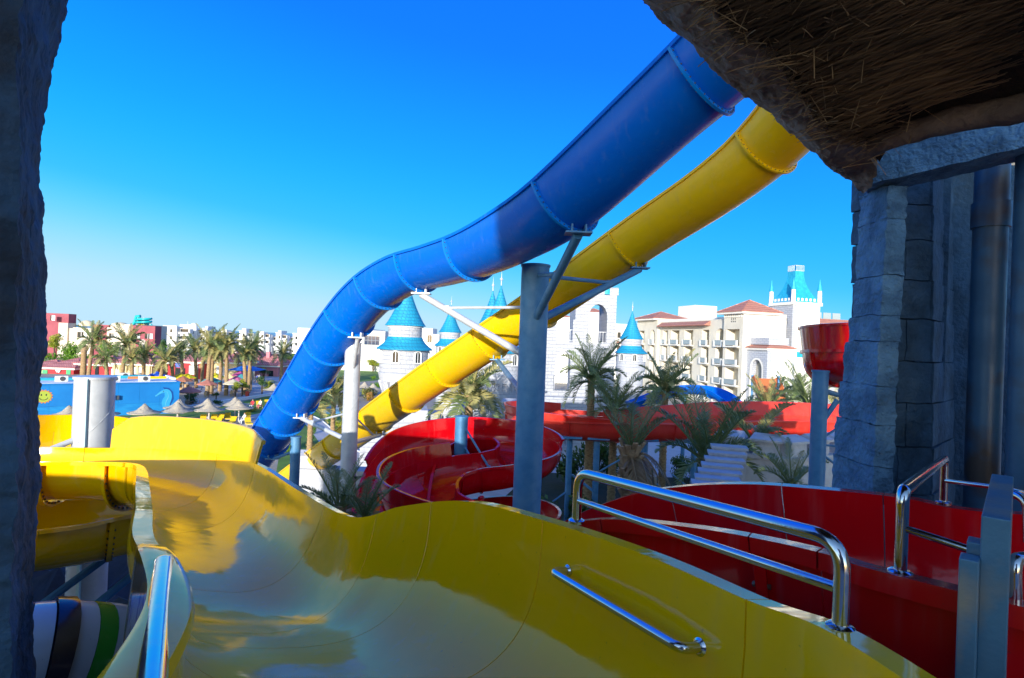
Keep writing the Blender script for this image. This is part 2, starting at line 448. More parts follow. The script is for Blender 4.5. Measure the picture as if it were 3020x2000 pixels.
YSEC, YS, YFR = flume(ys, M_YEL, t_yel, [24, 40, 52, 60, 68, 80, 88, 104], per=8, n=36, flange=0.09, thick=0.03, q=0.72, gap=0.0035, smooth=50)
# outside flanges of the part beyond the bend
def u_flange(S, fr, c, n=24, q=0.72, w=0.03, ring=0.09, matl=M_YEL, par=t_yel):
    L, Rr, dep = S[c][0], S[c][1], S[c][2]; t, e, u = fr[c]; mid = (L + Rr) / 2; h = (Rr - L).length / 2
    def pr(off):
        out = []
        for k in range(n + 1):
            th = -math.pi / 2 + math.pi * k / n
            out.append(mid + e * (math.copysign(abs(math.sin(th)) ** q, th) * (h + off)) - u * (max(0, math.cos(th)) ** q * (dep + off)) - (u * 0.04 if k in (0, n) else u * 0))
        return out
    a, b = pr(0.026), pr(0.026 + ring); mb = MB()
    mb.grid([[p - t * w for p in a], [p - t * w for p in b], [p + t * w for p in b], [p + t * w for p in a]])
    fo = mb.build('flange', matl, par, 30)
    bb = MB()
    for k in range(1, n):
        p = a[k].lerp(b[k], .55)
        for sg in (-1, 1): bb.tube([p + t * (sg * w), p + t * (sg * (w + .014))], .014, 6)
    bo = bb.build('bolt_row', M_BOLT, fo); bo['kind'] = 'stuff'
for c in (94, 104): u_flange(YS, YFR, c)
# the raised splash wall on the outside of the bend
def splash_wall(S, fr, a, b, hts, par, matl, lean=0.02, side=1, thick=0.05, name='splash_wall', step=1):
    mb = MB(); rows = []; N = b - a
    for i in range(a, b + 1, step):
        k = (i - a) / N; x = k * (len(hts) - 1); j = min(int(x), len(hts) - 2); h = hts[j] * (1 - (x - j)) + hts[j + 1] * (x - j)
        t, e, u = fr[i]; p = S[i][side]; e = e * (1 if side == 1 else -1)
        rows.append([p + u * -.02 + e * .004, p + u * (h * .6) + e * (lean * .6), p + u * h + e * lean, p + u * (h + .012) + e * (lean + .03), p + u * h + e * (lean + .09),
                     p + u * (h - .05) + e * (lean + .09), p + u * (h - .05) + e * (lean + thick), p - u * .02 + e * thick])
    mb.grid(rows, closed=True)
    nc = 8; m_ = (len(rows) - 1) * nc
    mb.f.append(tuple(range(nc - 1, -1, -1))); mb.mi.append(0); mb.f.append(tuple(m_ + k for k in range(nc))); mb.mi.append(0)
    return mb.build(name, matl, par, 35)
splash_wall(YS, YFR, 80, 101, [.30, .41, .44, .46, .48, .50, .51, .52, .52, .5, .3], t_yel, M_YEL, lean=.05)
bvY = bvh_of(YSEC)

# lower turns of the same slide on the left
def rim_flume(name, label, cat, rows, matl, cuts=(), group=None, **kw):
    t = thing(name, label, cat, (rows[0][0] + rows[0][1]) / 2 - V((0, 0, rows[0][2])), group)
    r = flume(rows, matl, t, list(cuts), **kw)
    return t, r
low = [(P(-350, 1600, 5.4), P(-420, 1500, 7.4), .62), (P(-120, 1590, 6.0), P(-140, 1485, 8.2), .62), (P(113, 1562, 6.6), P(60, 1478, 8.6), .62),
       (P(260, 1543, 7.1), P(250, 1474, 9.1), .62), (P(405, 1516, 7.7), P(430, 1472, 9.8), .62), (P(520, 1530, 8.4), P(600, 1495, 10.2), .62), (P(560, 1620, 9.2), P(680, 1570, 10.8), .62)]
t_low, r_low = rim_flume('yellow_slide', 'lower yellow slide run passing under the bend of the platform slide', 'slide', low, M_YEL, [16, 32], per=8, n=20, flange=.1, q=.7)
for c in (12, 28): u_flange(r_low[1], r_low[2], c, ring=.05, par=t_low)
far = [(P(-260, 1345, 9.8), P(-260, 1290, 11.5), .7), (P(0, 1342, 10.8), P(-20, 1278, 12.6), .7), (P(150, 1340, 11.6), P(160, 1272, 13.6), .7), (P(300, 1340, 12.0), P(315, 1270, 14.0), .7),
       (P(420, 1352, 12.4), P(450, 1284, 14.3), .7), (P(500, 1372, 13), P(560, 1310, 14.8), .7)]
t_far, r_far = rim_flume('yellow_slide', 'sunlit yellow slide turn behind the grey column', 'slide', far, M_YEL, [8, 16, 24], per=8, n=20, flange=.08, q=.7)
splash_wall(r_far[1], r_far[2], 0, 30, [.38, .38, .38, .38, .3], t_far, M_YEL, lean=.03)

# ------------------------------------------------------------------ the red open flume beside it
rs = [
    (E(3.0, .9, -.80), E(4.6, 2.4, -.80), .95),
    (E(2.2, 1.55, -.80), E(3.75, 2.95, -.81), .95),
    (P(2640, 1680, 2.2), P(2900, 1510, 3.45), .95),
    (P(2450, 1622, 2.5), P(2640, 1466, 3.75), .95),
    (P(2260, 1580, 2.8), P(2350, 1437, 4.05), .95),
    (P(2080, 1550, 3.1), P(2200, 1428, 4.35), .95),
    (P(1850, 1526, 3.45), P(2050, 1432, 4.65), .95),
    (P(1740, 1530, 3.7), P(1900, 1451, 4.9), .95),
    (P(1640, 1548, 4.0), P(1770, 1490, 5.2), .95),
    (P(1540, 1590, 4.4), P(1680, 1530, 5.6), .95),
    (P(1400, 1650, 5.1), P(1560, 1590, 6.3), .95)]
t_red = thing('red_slide', 'dark glossy red open slide starting beside the yellow one by the rock pillar', 'slide', E(2.6, 2.6, -1.7))
RSEC, RS_, RFR = flume(rs, M_RED, t_red, [25, 34, 52], per=8, n=30, flange=.10, thick=.035, q=.75, gap=.004, lip=.07, smooth=50)
for c in (33,): u_flange(RS_, RFR, c, matl=M_RED, par=t_red, ring=.05)
bvR = bvh_of(RSEC)

# ------------------------------------------------------------------ handrails
def bend(pts, r, steps=6):
    pts = [V(p) for p in pts]; out = [pts[0]]
    for i in range(1, len(pts) - 1):
        a, b, c = pts[i - 1], pts[i], pts[i + 1]
        d1 = (a - b).normalized(); d2 = (c - b).normalized(); k = min(r, (a - b).length * .48, (c - b).length * .48)
        p0, p2 = b + d1 * k, b + d2 * k
        for s in range(steps + 1):
            t = s / steps; out.append(p0 * (1 - t) ** 2 + b * (2 * t * (1 - t)) + p2 * t * t)
    out.append(pts[-1]); return out
def collar(par, p, nrm, r=.042):
    mb = MB(); nrm = nrm.normalized(); mb.tube([p - nrm * .01, p + nrm * .004, p + nrm * .012], [r, r, r * .72], 20)
    return mb.build('base_collar', M_CHROME, par, 40)
UP = V((0, 0, 1))
def on(bv, px, py, d): return hit(bv, px, py, d)[0]
pa, pb = on(bvY, 1700, 1536, 3.0), on(bvY, 2478, 1850, 1.7)
h = thing('handrail', 'bent stainless handrail with a middle bar standing on the yellow slide rim', 'handrail', pa)
ta = pa + UP * ((1536 - 1392) / FPX * (pa.y)); tb = pb + UP * ((1850 - 1597) / FPX * pb.y)
MB().tube(bend([pa - UP * .01, ta, tb, pb - UP * .01], .10, 8), .0245, 20).build('rail', M_CHROME, h, 60)
MB().tube([pa.lerp(ta, .42), pb.lerp(tb, .44)], .0165, 14).build('middle_bar', M_CHROME, h, 60)
collar(h, pa, UP); collar(h, pb, UP)
# grab bar on the inside of the yellow wall
ga, na = hit(bvY, 1674, 1684, 2.9); gb, nb_ = hit(bvY, 2064, 1908, 2.1)
h = thing('grab_bar', 'stainless grab bar bolted to the inside of the yellow slide wall', 'grab bar', ga)
na = (na + nb_).normalized()
MB().tube(bend([ga, ga + na * .10, gb + na * .10, gb], .05, 8), .0205, 18).build('bar', M_CHROME, h, 60)
collar(h, ga, na, .032); collar(h, gb, na, .034)
# rail on the left rim, running towards the camera
la, lb = P(482, 1660, 1.86), P(430, 2150, 1.02)
h = thing('handrail', 'thick stainless rail lying along the left rim of the yellow slide', 'handrail', la)
MB().tube(bend([la - UP * .06 + V((0, .01, 0)), la, lb], .05, 8), .031, 24).build('rail', M_CHROME, h, 60)
# rim block under it
mb = MB(); rows = []
for i in range(4, 30):
    t, e, u = YFR[i]; p = YS[i][0]
    w = .115 if i < 26 else .115 - (i - 26) * .008
    hh = .03 if i < 27 else .03 - (i - 26) * .011
    rows.append([p + u * .0 + e * .015, p + u * hh + e * .005, p + u * (hh + .012) - e * .02, p + u * (hh + .012) - e * (w - .02), p + u * hh - e * w, p - u * .30 - e * w, p - u * .30 - e * (w - .04), p - u * .06 - e * .05])
mb.grid(rows, closed=True); mb.f.append(tuple(range(7, -1, -1))); mb.mi.append(0)
mb.f.append(tuple((len(rows) - 1) * 8 + k for k in range(8))); mb.mi.append(0)
mb.build('rim_block', M_YEL, t_yel, 40)
# rails of the red lane
ra, rb = on(bvR, 2655, 1688, 2.2), on(bvR, 2782, 1482, 3.5)
h = thing('handrail', 'stainless gate rail spanning the red slide from rim to rim', 'handrail', ra)
tra = ra + UP * .31; trb = rb + UP * .27
MB().tube(bend([ra, tra, trb, rb], .05, 8), .0225, 18).build('rail', M_CHROME, h, 60)
MB().tube([ra.lerp(tra, .55), P(2905, 1636, 1.95)], .014, 14).build('middle_bar', M_CHROME, h, 60)
MB().tube([rb.lerp(trb, .5), P(2965, 1440, 3.1), P(3100, 1470, 2.7)], .014, 14).build('middle_bar', M_CHROME, h, 60)
collar(h, ra, UP); collar(h, rb, UP)
h = thing('handrail', 'short bent stainless rail beside the grey steel barrier plates', 'handrail', P(2995, 1775, 1.95))
MB().tube(bend([P(2992, 1775, 1.95), P(2990, 1650, 1.95), P(3080, 1640, 2.1), P(3085, 1780, 2.1)], .05, 8), .022, 18).build('rail', M_CHROME, h, 60)
MB().tube(bend([P(2975, 1450, 3.0), P(3030, 1475, 2.9), P(3032, 1600, 2.9)], .05, 8), .022, 18).build('middle_bar', M_CHROME, h, 60)
# steel barrier plates
h = thing('steel_barrier', 'blue grey steel barrier plates standing at the edge of the red lane', 'barrier', P(2940, 2000, 1.8) - UP * .5)
def plate(px, pytop, d0, d1, w, name):
    a, b = P(px, pytop, d0), P(px + (18 if d1 > d0 + .2 else 4), pytop - (95 if d1 > d0 + .2 else 4), d1)
    b.z = a.z
    dv = (b - a).normalized(); sd = dv.cross(UP).normalized(); mb = MB()
    vs = []
    for z in (a.z, EYE - 1.75):
        for p, k in ((a, -1), (a, 1), (b, 1), (b, -1)):
            q = p + sd * (k * w / 2); vs.append((q.x, q.y, z))
    mb.add(vs, [(0, 1, 2, 3), (7, 6, 5, 4), (0, 4, 5, 1), (1, 5, 6, 2), (2, 6, 7, 3), (3, 7, 4, 0)])
    o = mb.build(name, M_PLATE, h)
    bv = o.modifiers.new('bevel', 'BEVEL'); bv.width = .004; bv.segments = 2
plate(2938, 1528, 1.78, 2.45, .072, 'main_plate')
plate(2880, 1602, 1.84, 1.90, .05, 'side_plate')
plate(2858, 1652, 1.78, 1.84, .05, 'side_plate')
# ------------------------------------------------------------------ rock tower round the camera
def fn(p, s, o=4):
    return mnoise.fractal(V(p) * s, 1.0, 2.0, o)
def crag(p, sc):
    # chipped, layered relief: ridged noise plus fine grit
    q = V((p[0], p[1], p[2] * 1.6)) * sc
    return (abs(mnoise.noise(q)) * 1.3 - .35) + .45 * abs(mnoise.noise(q * 2.3 + V((3, 1, 7)))) + .28 * mnoise.noise(q * 5.1) + .16 * mnoise.noise(q * 11)
def rough_grid(mb, rows, amp, sc, closed=False):
    rr = []
    for r_ in rows:
        rr.append([V(p) + V((crag(p, sc), crag(p + V((7, 3, 1)), sc), crag(p + V((1, 9, 4)), sc))) * amp for p in map(V, r_)])
    mb.grid(rr, closed=closed)
def dense(poly, per):
    out = []
    for i in range(len(poly)):
        a, b = V(poly[i]), V(poly[(i + 1) % len(poly)])
        for k in range(per): out.append(a.lerp(b, k / per))
    return out
# left pillar
edge = [(-260, 240), (-100, 205), (0, 182), (137, 143), (198, 148), (319, 121), (440, 117), (542, 110), (612, 124), (797, 137), (944, 139), (1039, 130), (1100, 117), (1222, 112), (1306, 113), (1346, 110),
        (1393, 122), (1489, 112), (1633, 103), (1728, 91), (1814, 91), (2000, 100), (2300, 110), (3300, 110), (5200, 110), (9500, 110)]
ed = []
for (y0, x0), (y1, x1) in zip(edge, edge[1:]):
    n_ = max(2, min(30, int((y1 - y0) / 6)))
    for k in range(n_): ed.append((y0 + (y1 - y0) * k / n_, x0 + (x1 - x0) * k / n_))
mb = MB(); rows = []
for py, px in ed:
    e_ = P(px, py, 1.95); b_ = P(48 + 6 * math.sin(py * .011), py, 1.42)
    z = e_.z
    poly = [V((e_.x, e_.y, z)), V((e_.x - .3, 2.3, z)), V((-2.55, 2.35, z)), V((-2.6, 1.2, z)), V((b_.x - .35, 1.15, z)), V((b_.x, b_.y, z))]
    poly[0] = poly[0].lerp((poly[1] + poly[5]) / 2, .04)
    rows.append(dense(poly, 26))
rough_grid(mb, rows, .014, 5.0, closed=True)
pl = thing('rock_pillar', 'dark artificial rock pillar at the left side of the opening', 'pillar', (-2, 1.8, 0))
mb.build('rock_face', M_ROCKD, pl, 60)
# right: arch soffit from the left pillar over the frame to the right pillar
outer = [(60, -420, 1.9), (160, -560, 1.95), (420, -640, 2.15), (900, -520, 2.5), (1350, -330, 2.9), (1700, -120, 3.25), (1891, 0, 3.5), (1921, 31, 3.55), (1967, 77, 3.65), (2018, 115, 3.75), (2054, 148, 3.85), (2090, 199, 3.95), (2136, 235, 4.05),
         (2176, 270, 4.15), (2228, 306, 4.28), (2273, 337, 4.38), (2314, 378, 4.5), (2360, 418, 4.62), (2401, 449, 4.72), (2437, 490, 4.82), (2478, 515, 4.92), (2518, 541, 5.0), (2545, 575, 5.05)]
inner = [(60, -900, 1.3), (160, -1000, 1.35), (500, -1050, 1.55), (1000, -820, 1.9), (1500, -480, 2.3), (1850, -150, 2.7), (2034, 0, 2.95), (2080, 33, 3.0), (2125, 66, 3.1), (2150, 105, 3.2), (2195, 132, 3.28), (2248, 158, 3.38), (2280, 185, 3.45),
         (2309, 214, 3.52), (2335, 250, 3.62), (2360, 286, 3.72), (2380, 316, 3.8), (2401, 347, 3.9), (2425, 378, 4.0), (2452, 408, 4.1), (2495, 424, 4.2), (2550, 440, 4.35), (2590, 500, 4.5)]
OP = catmull([P(*p) for p in outer], 10); IP = catmull([P(*p) for p in inner], 10)
mb = MB(); rows = []
for o_, i_ in zip(OP, IP):
    up1 = V((0, 0, 1)); k = []
    out_n = (o_ - i_).normalized()
    for t in range(25): k.append(i_.lerp(o_, t / 24) - UP * (.05 * math.sin(math.pi * t / 24)))
    k = [i_ + UP * .5] + [i_ + UP * .2] + k + [o_ + UP * .15 + out_n * .05, o_ + UP * .35 + out_n * .08, o_ + UP * .6 + out_n * .05, i_ + UP * .7]
    rows.append(k)
rough_grid(mb, rows, .032, 4.5, closed=True)
ar = thing('rock_arch', 'rough brown artificial rock arch framing the opening under the thatch', 'arch', P(2500, 560, 5))
o = mb.build('rock_soffit', M_ROCK, ar, 60)
# thatch ceiling: fan from the arch edge and side beam to a ridge behind the camera
beamp = [P(2560, 425, 4.45), P(2640, 392, 4.2), P(2819, 345, 3.9), P(3020, 306, 3.6), P(3350, 230, 3.1), E(4.4, 1.2, 1.55), E(4.6, -1.5, 1.55), E(4.6, -3.4, 1.55)]
ridge = [E(-2.4, -3.2, 2.2), E(1.2, -.6, 3.3), E(3.2, -3.2, 2.2)]
bord = [p + UP * .06 for p in IP] + [p + UP * .03 for p in catmull(beamp, 6)]
th = thing('thatched_roof', 'dark reed thatch ceiling with loose straws above the platform', 'roof', E(1, 0, 2))
apex = E(1.6, .2, 2.75)
KEEP = .62                       # thatch cut short behind, out of view, to let skylight onto the slides
mb = MB(); rows = []
for p in bord[:-14]:
    rows.append([p.lerp(apex, KEEP * t / 10) for t in range(11)])
rough_grid(mb, rows, .03, 3.0)
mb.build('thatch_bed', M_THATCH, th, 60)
mb = MB(); rows = []
for p in bord[:-14]:
    rows.append([p.lerp(apex, KEEP * t / 6) + UP * (.16 + .1 * math.sin(math.pi * t / 6)) for t in range(7)])
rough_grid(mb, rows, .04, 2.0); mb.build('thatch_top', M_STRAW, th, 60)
rnd = random.Random(3); mb = MB(); nb = len(bord)
for k in range(9000):
    i = rnd.uniform(50, nb - 14); i0 = int(i); p = bord[i0].lerp(bord[min(nb - 1, i0 + 1)], i - i0)
    t = rnd.random() ** 1.1 * KEEP
    if i0 > len(IP) - 14: t = max(t, .16)
    c = p.lerp(apex, t)
    d = V((-.86, .46, -.04)) * .8 + (p - apex).normalized() * .3
    d = (d + V((rnd.gauss(0, .13), rnd.gauss(0, .13), rnd.gauss(-.03, .07)))).normalized()
    L_ = rnd.uniform(.22, .6) * (1.0 if t > .08 else .55); w = rnd.uniform(.0016, .0038)
    c = c - UP * (rnd.random() ** 2 * .07 + .012)
    mid = d * (L_ * .5) + V((rnd.gauss(0, .02), rnd.gauss(0, .02), -abs(rnd.gauss(0, .015))))
    c = c - d * (L_ * (1.0 if rnd.random() < .9 else .8)) + d * .02
    a, b, e_ = c, c + mid, c + d * L_ - UP * abs(rnd.gauss(0, .02))
    s = d.cross(UP).normalized() * w; u = UP * w
    vs = []
    for q in (a, b, e_): vs += [q + s, q - s, q - u * 1.6]
    mb.add(vs, [(0, 3, 4, 1), (1, 4, 5, 2), (2, 5, 3, 0), (3, 6, 7, 4), (4, 7, 8, 5), (5, 8, 6, 3)])
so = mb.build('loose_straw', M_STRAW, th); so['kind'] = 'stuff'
mb = MB()
for k in range(420):          # stray paler stalks sticking out along the edge
    i0 = rnd.randrange(50, len(IP) + 10); p = bord[i0]; t = rnd.random() ** 2 * .35; c = p.lerp(apex, t) - UP * rnd.uniform(.03, .09)
    d = V((rnd.gauss(-.5, .6), rnd.gauss(.25, .6), rnd.gauss(-.12, .14))).normalized(); L_ = rnd.uniform(.07, .24); w = rnd.uniform(.0018, .0032); s = d.cross(UP).normalized() * w; u = UP * w
    vs = []
    for q in (c, c + d * L_ * .5 - UP * .006, c + d * L_ - UP * .02): vs += [q + s, q - s, q - u * 1.6]
    mb.add(vs, [(0, 3, 4, 1), (1, 4, 5, 2), (2, 5, 3, 0), (3, 6, 7, 4), (4, 7, 8, 5), (5, 8, 6, 3)])
so = mb.build('stray_straw', mat('pale_reed_straw', (.34, .24, .13), .8, col2=(.2, .14, .08), scale=3), th); so['kind'] = 'stuff'
# timber-like edge pole and rock beam on the right
mb = MB(); mb.tube([p - UP * .02 for p in catmull(beamp, 5)], .09, 12)
for i in range(len(mb.v)): mb.v[i] = tuple(V(mb.v[i]) + V((fn(mb.v[i], 5), fn(mb.v[i], 6), fn(mb.v[i], 7))) * .015)
mb.build('edge_pole', M_ROCK, th, 60)
def rock_beam(name, a, b, w, hgt, matl, label, amp=.02, seg=26):
    a, b = V(a), V(b); t = (b - a).normalized(); s = t.cross(UP).normalized(); mb = MB(); rows = []
    for i in range(seg + 1):
        p = a.lerp(b, i / seg)
        poly = [p + s * (w / 2) - UP * (hgt / 2), p + s * (w / 2) + UP * (hgt / 2), p - s * (w / 2) + UP * (hgt / 2), p - s * (w / 2) - UP * (hgt / 2)]
        rows.append(dense(poly, 7))
    rough_grid(mb, rows, amp, 4.5, closed=True)
    n_ = len(rows[0])
    mb.f.append(tuple(range(n_))); mb.mi.append(0); mb.f.append(tuple(seg * n_ + k for k in range(n_))); mb.mi.append(0)
    o = mb.build(name, matl, None, 60); tag(o, label, 'beam'); return o
rock_beam('rock_beam', P(2560, 500, 5.2), P(3250, 330, 4.35), .42, .38, M_ROCKB, 'blue grey rock lintel beam resting on the right pillar')
# stone blocks
def block(par, c, size, M=None, matl=M_ROCKB, amp=.014, sub=5, name='stone_block', seed=0):
    c = V(c); hx, hy, hz = (s / 2 for s in size); mb = MB()
    faces = [((-1, -1, -1), (2, 0, 0), (0, 0, 2)), ((1, -1, -1), (0, 2, 0), (0, 0, 2)), ((1, 1, -1), (-2, 0, 0), (0, 0, 2)), ((-1, 1, -1), (0, -2, 0), (0, 0, 2)),
             ((-1, -1, 1), (2, 0, 0), (0, 2, 0)), ((-1, 1, -1), (2, 0, 0), (0, -2, 0))]
    for o_, a_, b_ in faces:
        rows = []
        for i in range(sub + 1):
            r_ = []
            for j in range(sub + 1):
                p = V(o_) + V(b_) * (i / sub) + V(a_) * (j / sub)
                m_ = max(abs(p.x), abs(p.y), abs(p.z)); q = p.normalized() * 1.3
                p = p.lerp(q, .05)
                p = V((p.x * hx, p.y * hy, p.z * hz))
                if M is not None: p = M @ p
                p = p + c
                p += V((crag(p, 6), crag(p + V((5, 1, 2)), 6), crag(p + V((2, 8, 3)), 6))) * amp
                r_.append(p)
            rows.append(r_)
        mb.grid(rows)
    bm = bmesh.new(); me = mb.mesh(name, matl); bm.from_mesh(me); bmesh.ops.remove_doubles(bm, verts=bm.verts, dist=.0005); bm.to_mesh(me); bm.free()
    me.polygons.foreach_set('use_smooth', [True] * len(me.polygons)); me.set_sharp_from_angle(angle=R(50))
    return link(name, me, par)
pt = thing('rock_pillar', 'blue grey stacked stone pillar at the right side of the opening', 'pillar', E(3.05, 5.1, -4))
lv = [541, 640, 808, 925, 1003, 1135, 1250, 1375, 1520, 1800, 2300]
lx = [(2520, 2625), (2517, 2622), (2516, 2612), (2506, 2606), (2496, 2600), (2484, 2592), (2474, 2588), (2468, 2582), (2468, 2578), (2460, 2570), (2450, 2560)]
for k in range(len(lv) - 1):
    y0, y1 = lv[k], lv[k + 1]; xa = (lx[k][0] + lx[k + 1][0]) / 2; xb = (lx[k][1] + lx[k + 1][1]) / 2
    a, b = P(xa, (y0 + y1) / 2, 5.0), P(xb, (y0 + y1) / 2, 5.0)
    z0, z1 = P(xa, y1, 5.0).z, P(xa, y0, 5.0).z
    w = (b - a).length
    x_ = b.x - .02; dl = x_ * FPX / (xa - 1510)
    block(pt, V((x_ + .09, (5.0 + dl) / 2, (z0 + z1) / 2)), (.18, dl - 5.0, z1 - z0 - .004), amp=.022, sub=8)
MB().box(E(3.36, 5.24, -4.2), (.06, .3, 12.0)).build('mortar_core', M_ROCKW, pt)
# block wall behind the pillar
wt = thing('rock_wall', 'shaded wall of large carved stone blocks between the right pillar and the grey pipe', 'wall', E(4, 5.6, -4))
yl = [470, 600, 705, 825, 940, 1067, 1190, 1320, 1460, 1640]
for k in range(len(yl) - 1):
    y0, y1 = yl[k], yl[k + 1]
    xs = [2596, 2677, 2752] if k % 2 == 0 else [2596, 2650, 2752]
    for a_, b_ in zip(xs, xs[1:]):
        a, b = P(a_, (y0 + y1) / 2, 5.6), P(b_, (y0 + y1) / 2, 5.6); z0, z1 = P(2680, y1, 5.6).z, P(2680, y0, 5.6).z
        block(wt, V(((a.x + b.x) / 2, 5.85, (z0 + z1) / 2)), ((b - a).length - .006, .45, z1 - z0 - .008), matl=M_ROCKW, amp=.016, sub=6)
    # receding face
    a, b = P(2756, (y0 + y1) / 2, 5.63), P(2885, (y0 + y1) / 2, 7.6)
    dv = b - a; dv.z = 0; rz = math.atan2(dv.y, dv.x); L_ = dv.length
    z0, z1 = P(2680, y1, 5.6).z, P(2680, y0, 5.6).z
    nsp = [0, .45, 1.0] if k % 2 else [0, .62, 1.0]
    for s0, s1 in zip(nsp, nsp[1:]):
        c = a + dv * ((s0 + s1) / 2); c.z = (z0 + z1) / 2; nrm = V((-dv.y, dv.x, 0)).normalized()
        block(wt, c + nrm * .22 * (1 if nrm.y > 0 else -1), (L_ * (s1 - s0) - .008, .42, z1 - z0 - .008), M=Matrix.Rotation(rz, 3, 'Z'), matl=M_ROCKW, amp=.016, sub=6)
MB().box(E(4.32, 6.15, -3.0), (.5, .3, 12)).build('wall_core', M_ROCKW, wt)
# pipes
def pipe(px, d, dia, pytop, pybot, label, coll=()):
    t = thing('drain_pipe', label, 'pipe', P(px, 1500, d))
    x = Xat(px, 1040, d); z1, z0 = P(px, pytop, d).z, P(px, pybot, d).z
    n_ = 26
    MB().tube([V((x, d, z0)), V((x, d, z1))], dia / 2, 28).build('pipe_body', M_PIPE, t, 40)
    for c in coll:
        za, zb = P(px, c[1], d).z, P(px, c[0], d).z
        MB().tube([V((x, d, za)), V((x, d, zb))], dia / 2 + .018, 28).build('coupling', M_PIPE, t, 40)
M_PIPE = mat('grey_painted_pipe', (0.035, 0.12, 0.24), 0.4, 0.1, col2=(0.028, 0.10, 0.20), scale=3, r2=.55, col3=(.06, .05, .05), s3=2.2)
pipe(2908, 5.4, .27, 380, 2600, 'thick grey vertical pipe with a coupling beside the block wall', [(598, 672)])
pipe(3022, 4.6, .20, 380, 2600, 'slim grey vertical pipe next to the thick coupled pipe')
o = MB().box(V((Xat(3000, 900, 12), 12, 5)), (1.0, 1.0, 24)).build('cream_wall_pier', mat('cream_plaster', (.72, .62, .42), .8, col2=(.64, .55, .37), scale=1.2), None)
tag(o, 'sunlit cream plaster pier seen through the gap between the two grey pipes', 'pier')
# tower body: platform and lower wall, with unseen blocks added for shade
tb_ = thing('tower_building', 'rockwork slide tower carrying the platform under the thatch', 'building', (1, -1, 0))
def tbox(nm, x0, x1, y0, y1, z0, z1, matl=M_ROCK):
    MB().box(((x0 + x1) / 2, (y0 + y1) / 2, (z0 + z1) / 2 + EYE), (x1 - x0, y1 - y0, z1 - z0)).build(nm, matl, tb_)
tbox('platform', -2.5, 5.5, -3.6, .75, -2.0, -1.75, mat('pale_concrete_deck', (.46, .44, .40), .9, col2=(.38, .36, .33), scale=2))
tbox('lower_wall', -2.5, 5.5, -3.4, .6, -10.5, -2.02)
tbox('sun_block_wall', -7.2, 2.6, -12.8, -12.2, -10.5, 3.9)  # unseen wall, set back to block the sun yet leave sky open
tbox('sun_block_tower', -5.0, 1.8, -16.0, -12.82, -10.5, 11.2)  # unseen mass added to shade the overhead chutes
tbox('roof_post', 5.3, 5.6, 2.6, 2.9, -10.5, 1.7)
tbox('outer_pier', 4.7, 5.6, 6.4, 7.6, -10.5, 2.2, M_ROCKW)
tbox('shade_block_right', 5.62, 11.5, -3.4, 2.0, -10.5, 1.2)  # unseen mass added off frame to shade the battlement

tbox('shade_block_left', -14, -2.62, -3.4, .1, -10.5, -.55)  # unseen block added to shade the lower slide runs and the ground
tbox('shade_block_rear', -6.75, -4.2, -11.0, -8.8, -10.5, 2.6)  # unseen block added to shade the red turns
M_DKROCK = mat('shade_dark_rock', (.035, .04, .05), .9, col2=(.02, .024, .03), scale=2, bump=.6, bscale=5)  # near black colour stands for the deep shade under the slides
br = thing('shade_rock_mass', 'dark rock outcrop under the yellow slide turns', 'rock', (-9, 9, 0)); mb = MB(); rows = []  # mass added to fill the shaded hollow and hide bright ground
for i in range(23):
    rows.append([E(-15 + 10.6 * j / 20, 4.0 + 12.5 * i / 22, -4.6 - .8 * abs(math.sin(i * .9 + j * .5)) - .06 * i) for j in range(21)])
rough_grid(mb, rows, .35, .9); mb.build('rock_top', M_DKROCK, br, 60)
MB().box(E(-9.7, 10.2, -8.6), (10.4, 12.2, 3.8)).build('rock_body', M_DKROCK, br)
for k in range(5):
    MB().tube([E(-7.5 + k * .8, 7.2, -4.9), E(-6.0 + k * .7, 8.6, -3.5)], .06, 8).build('strut', M_GALV, br)
tbox('lane_side_wall', 4.72, 5.3, 3.4, 5.1, -10.5, 1.75, M_ROCKW)
# ------------------------------------------------------------------ the blue and yellow chutes overhead
def chute(name, label, path, D, matl, ringmat, per, cuts, dep=.62, ring=.075):
    # path: centre of the open top (px, py, depth); the side vector stays level
    C = [P(*p) for p in path]; st = []
    for i in range(len(C)):
        t = (C[min(len(C) - 1, i + 1)] - C[max(0, i - 1)]); t.z = 0
        s = t.normalized().cross(UP)
        st.append((C[i] - s * (D / 2), C[i] + s * (D / 2), dep))
    th_ = thing(name, label, 'slide', C[-1])
    r_ = flume(st, matl, th_, cuts, per=per, n=24, flange=.07, thick=.03, ring=ring, q=.95, ringmat=ringmat, lip=.06, smooth=40)
    return th_, r_
bpath = [(2345, -90, 7.4), (2100, 150, 8.3), (1930, 305, 9.0), (1665, 555, 10.2), (1535, 645, 11.5), (1420, 703, 12.7), (1315, 738, 13.7), (1215, 766, 14.6), (1135, 810, 15.3), (1078, 860, 16.0), (1030, 916, 16.6), (988, 975, 17.2),
         (948, 1038, 17.9), (908, 1104, 18.6), (872, 1160, 19.3), (832, 1220, 20.1), (790, 1283, 21.0), (752, 1335, 21.9)]
t_blue, r_blue = chute('blue_slide', 'glossy blue open chute dropping over the castle from the rock arch to the lawn', bpath, 1.42, M_BLUE, M_BLUEF, 4, [5, 12, 21, 27, 33, 40, 46, 51, 56, 60, 64], dep=.82)
ypath = [(2560, 45, 9.4), (2300, 362, 11.6), (2120, 512, 12.8), (1895, 662, 14.3), (1700, 800, 15.6), (1550, 905, 16.8), (1440, 978, 17.8), (1310, 1066, 19.2), (1200, 1145, 20.8), (1110, 1212, 22.6), (1020, 1280, 25.0), (950, 1330, 27.5), (890, 1372, 30.0), (840, 1408, 32)]
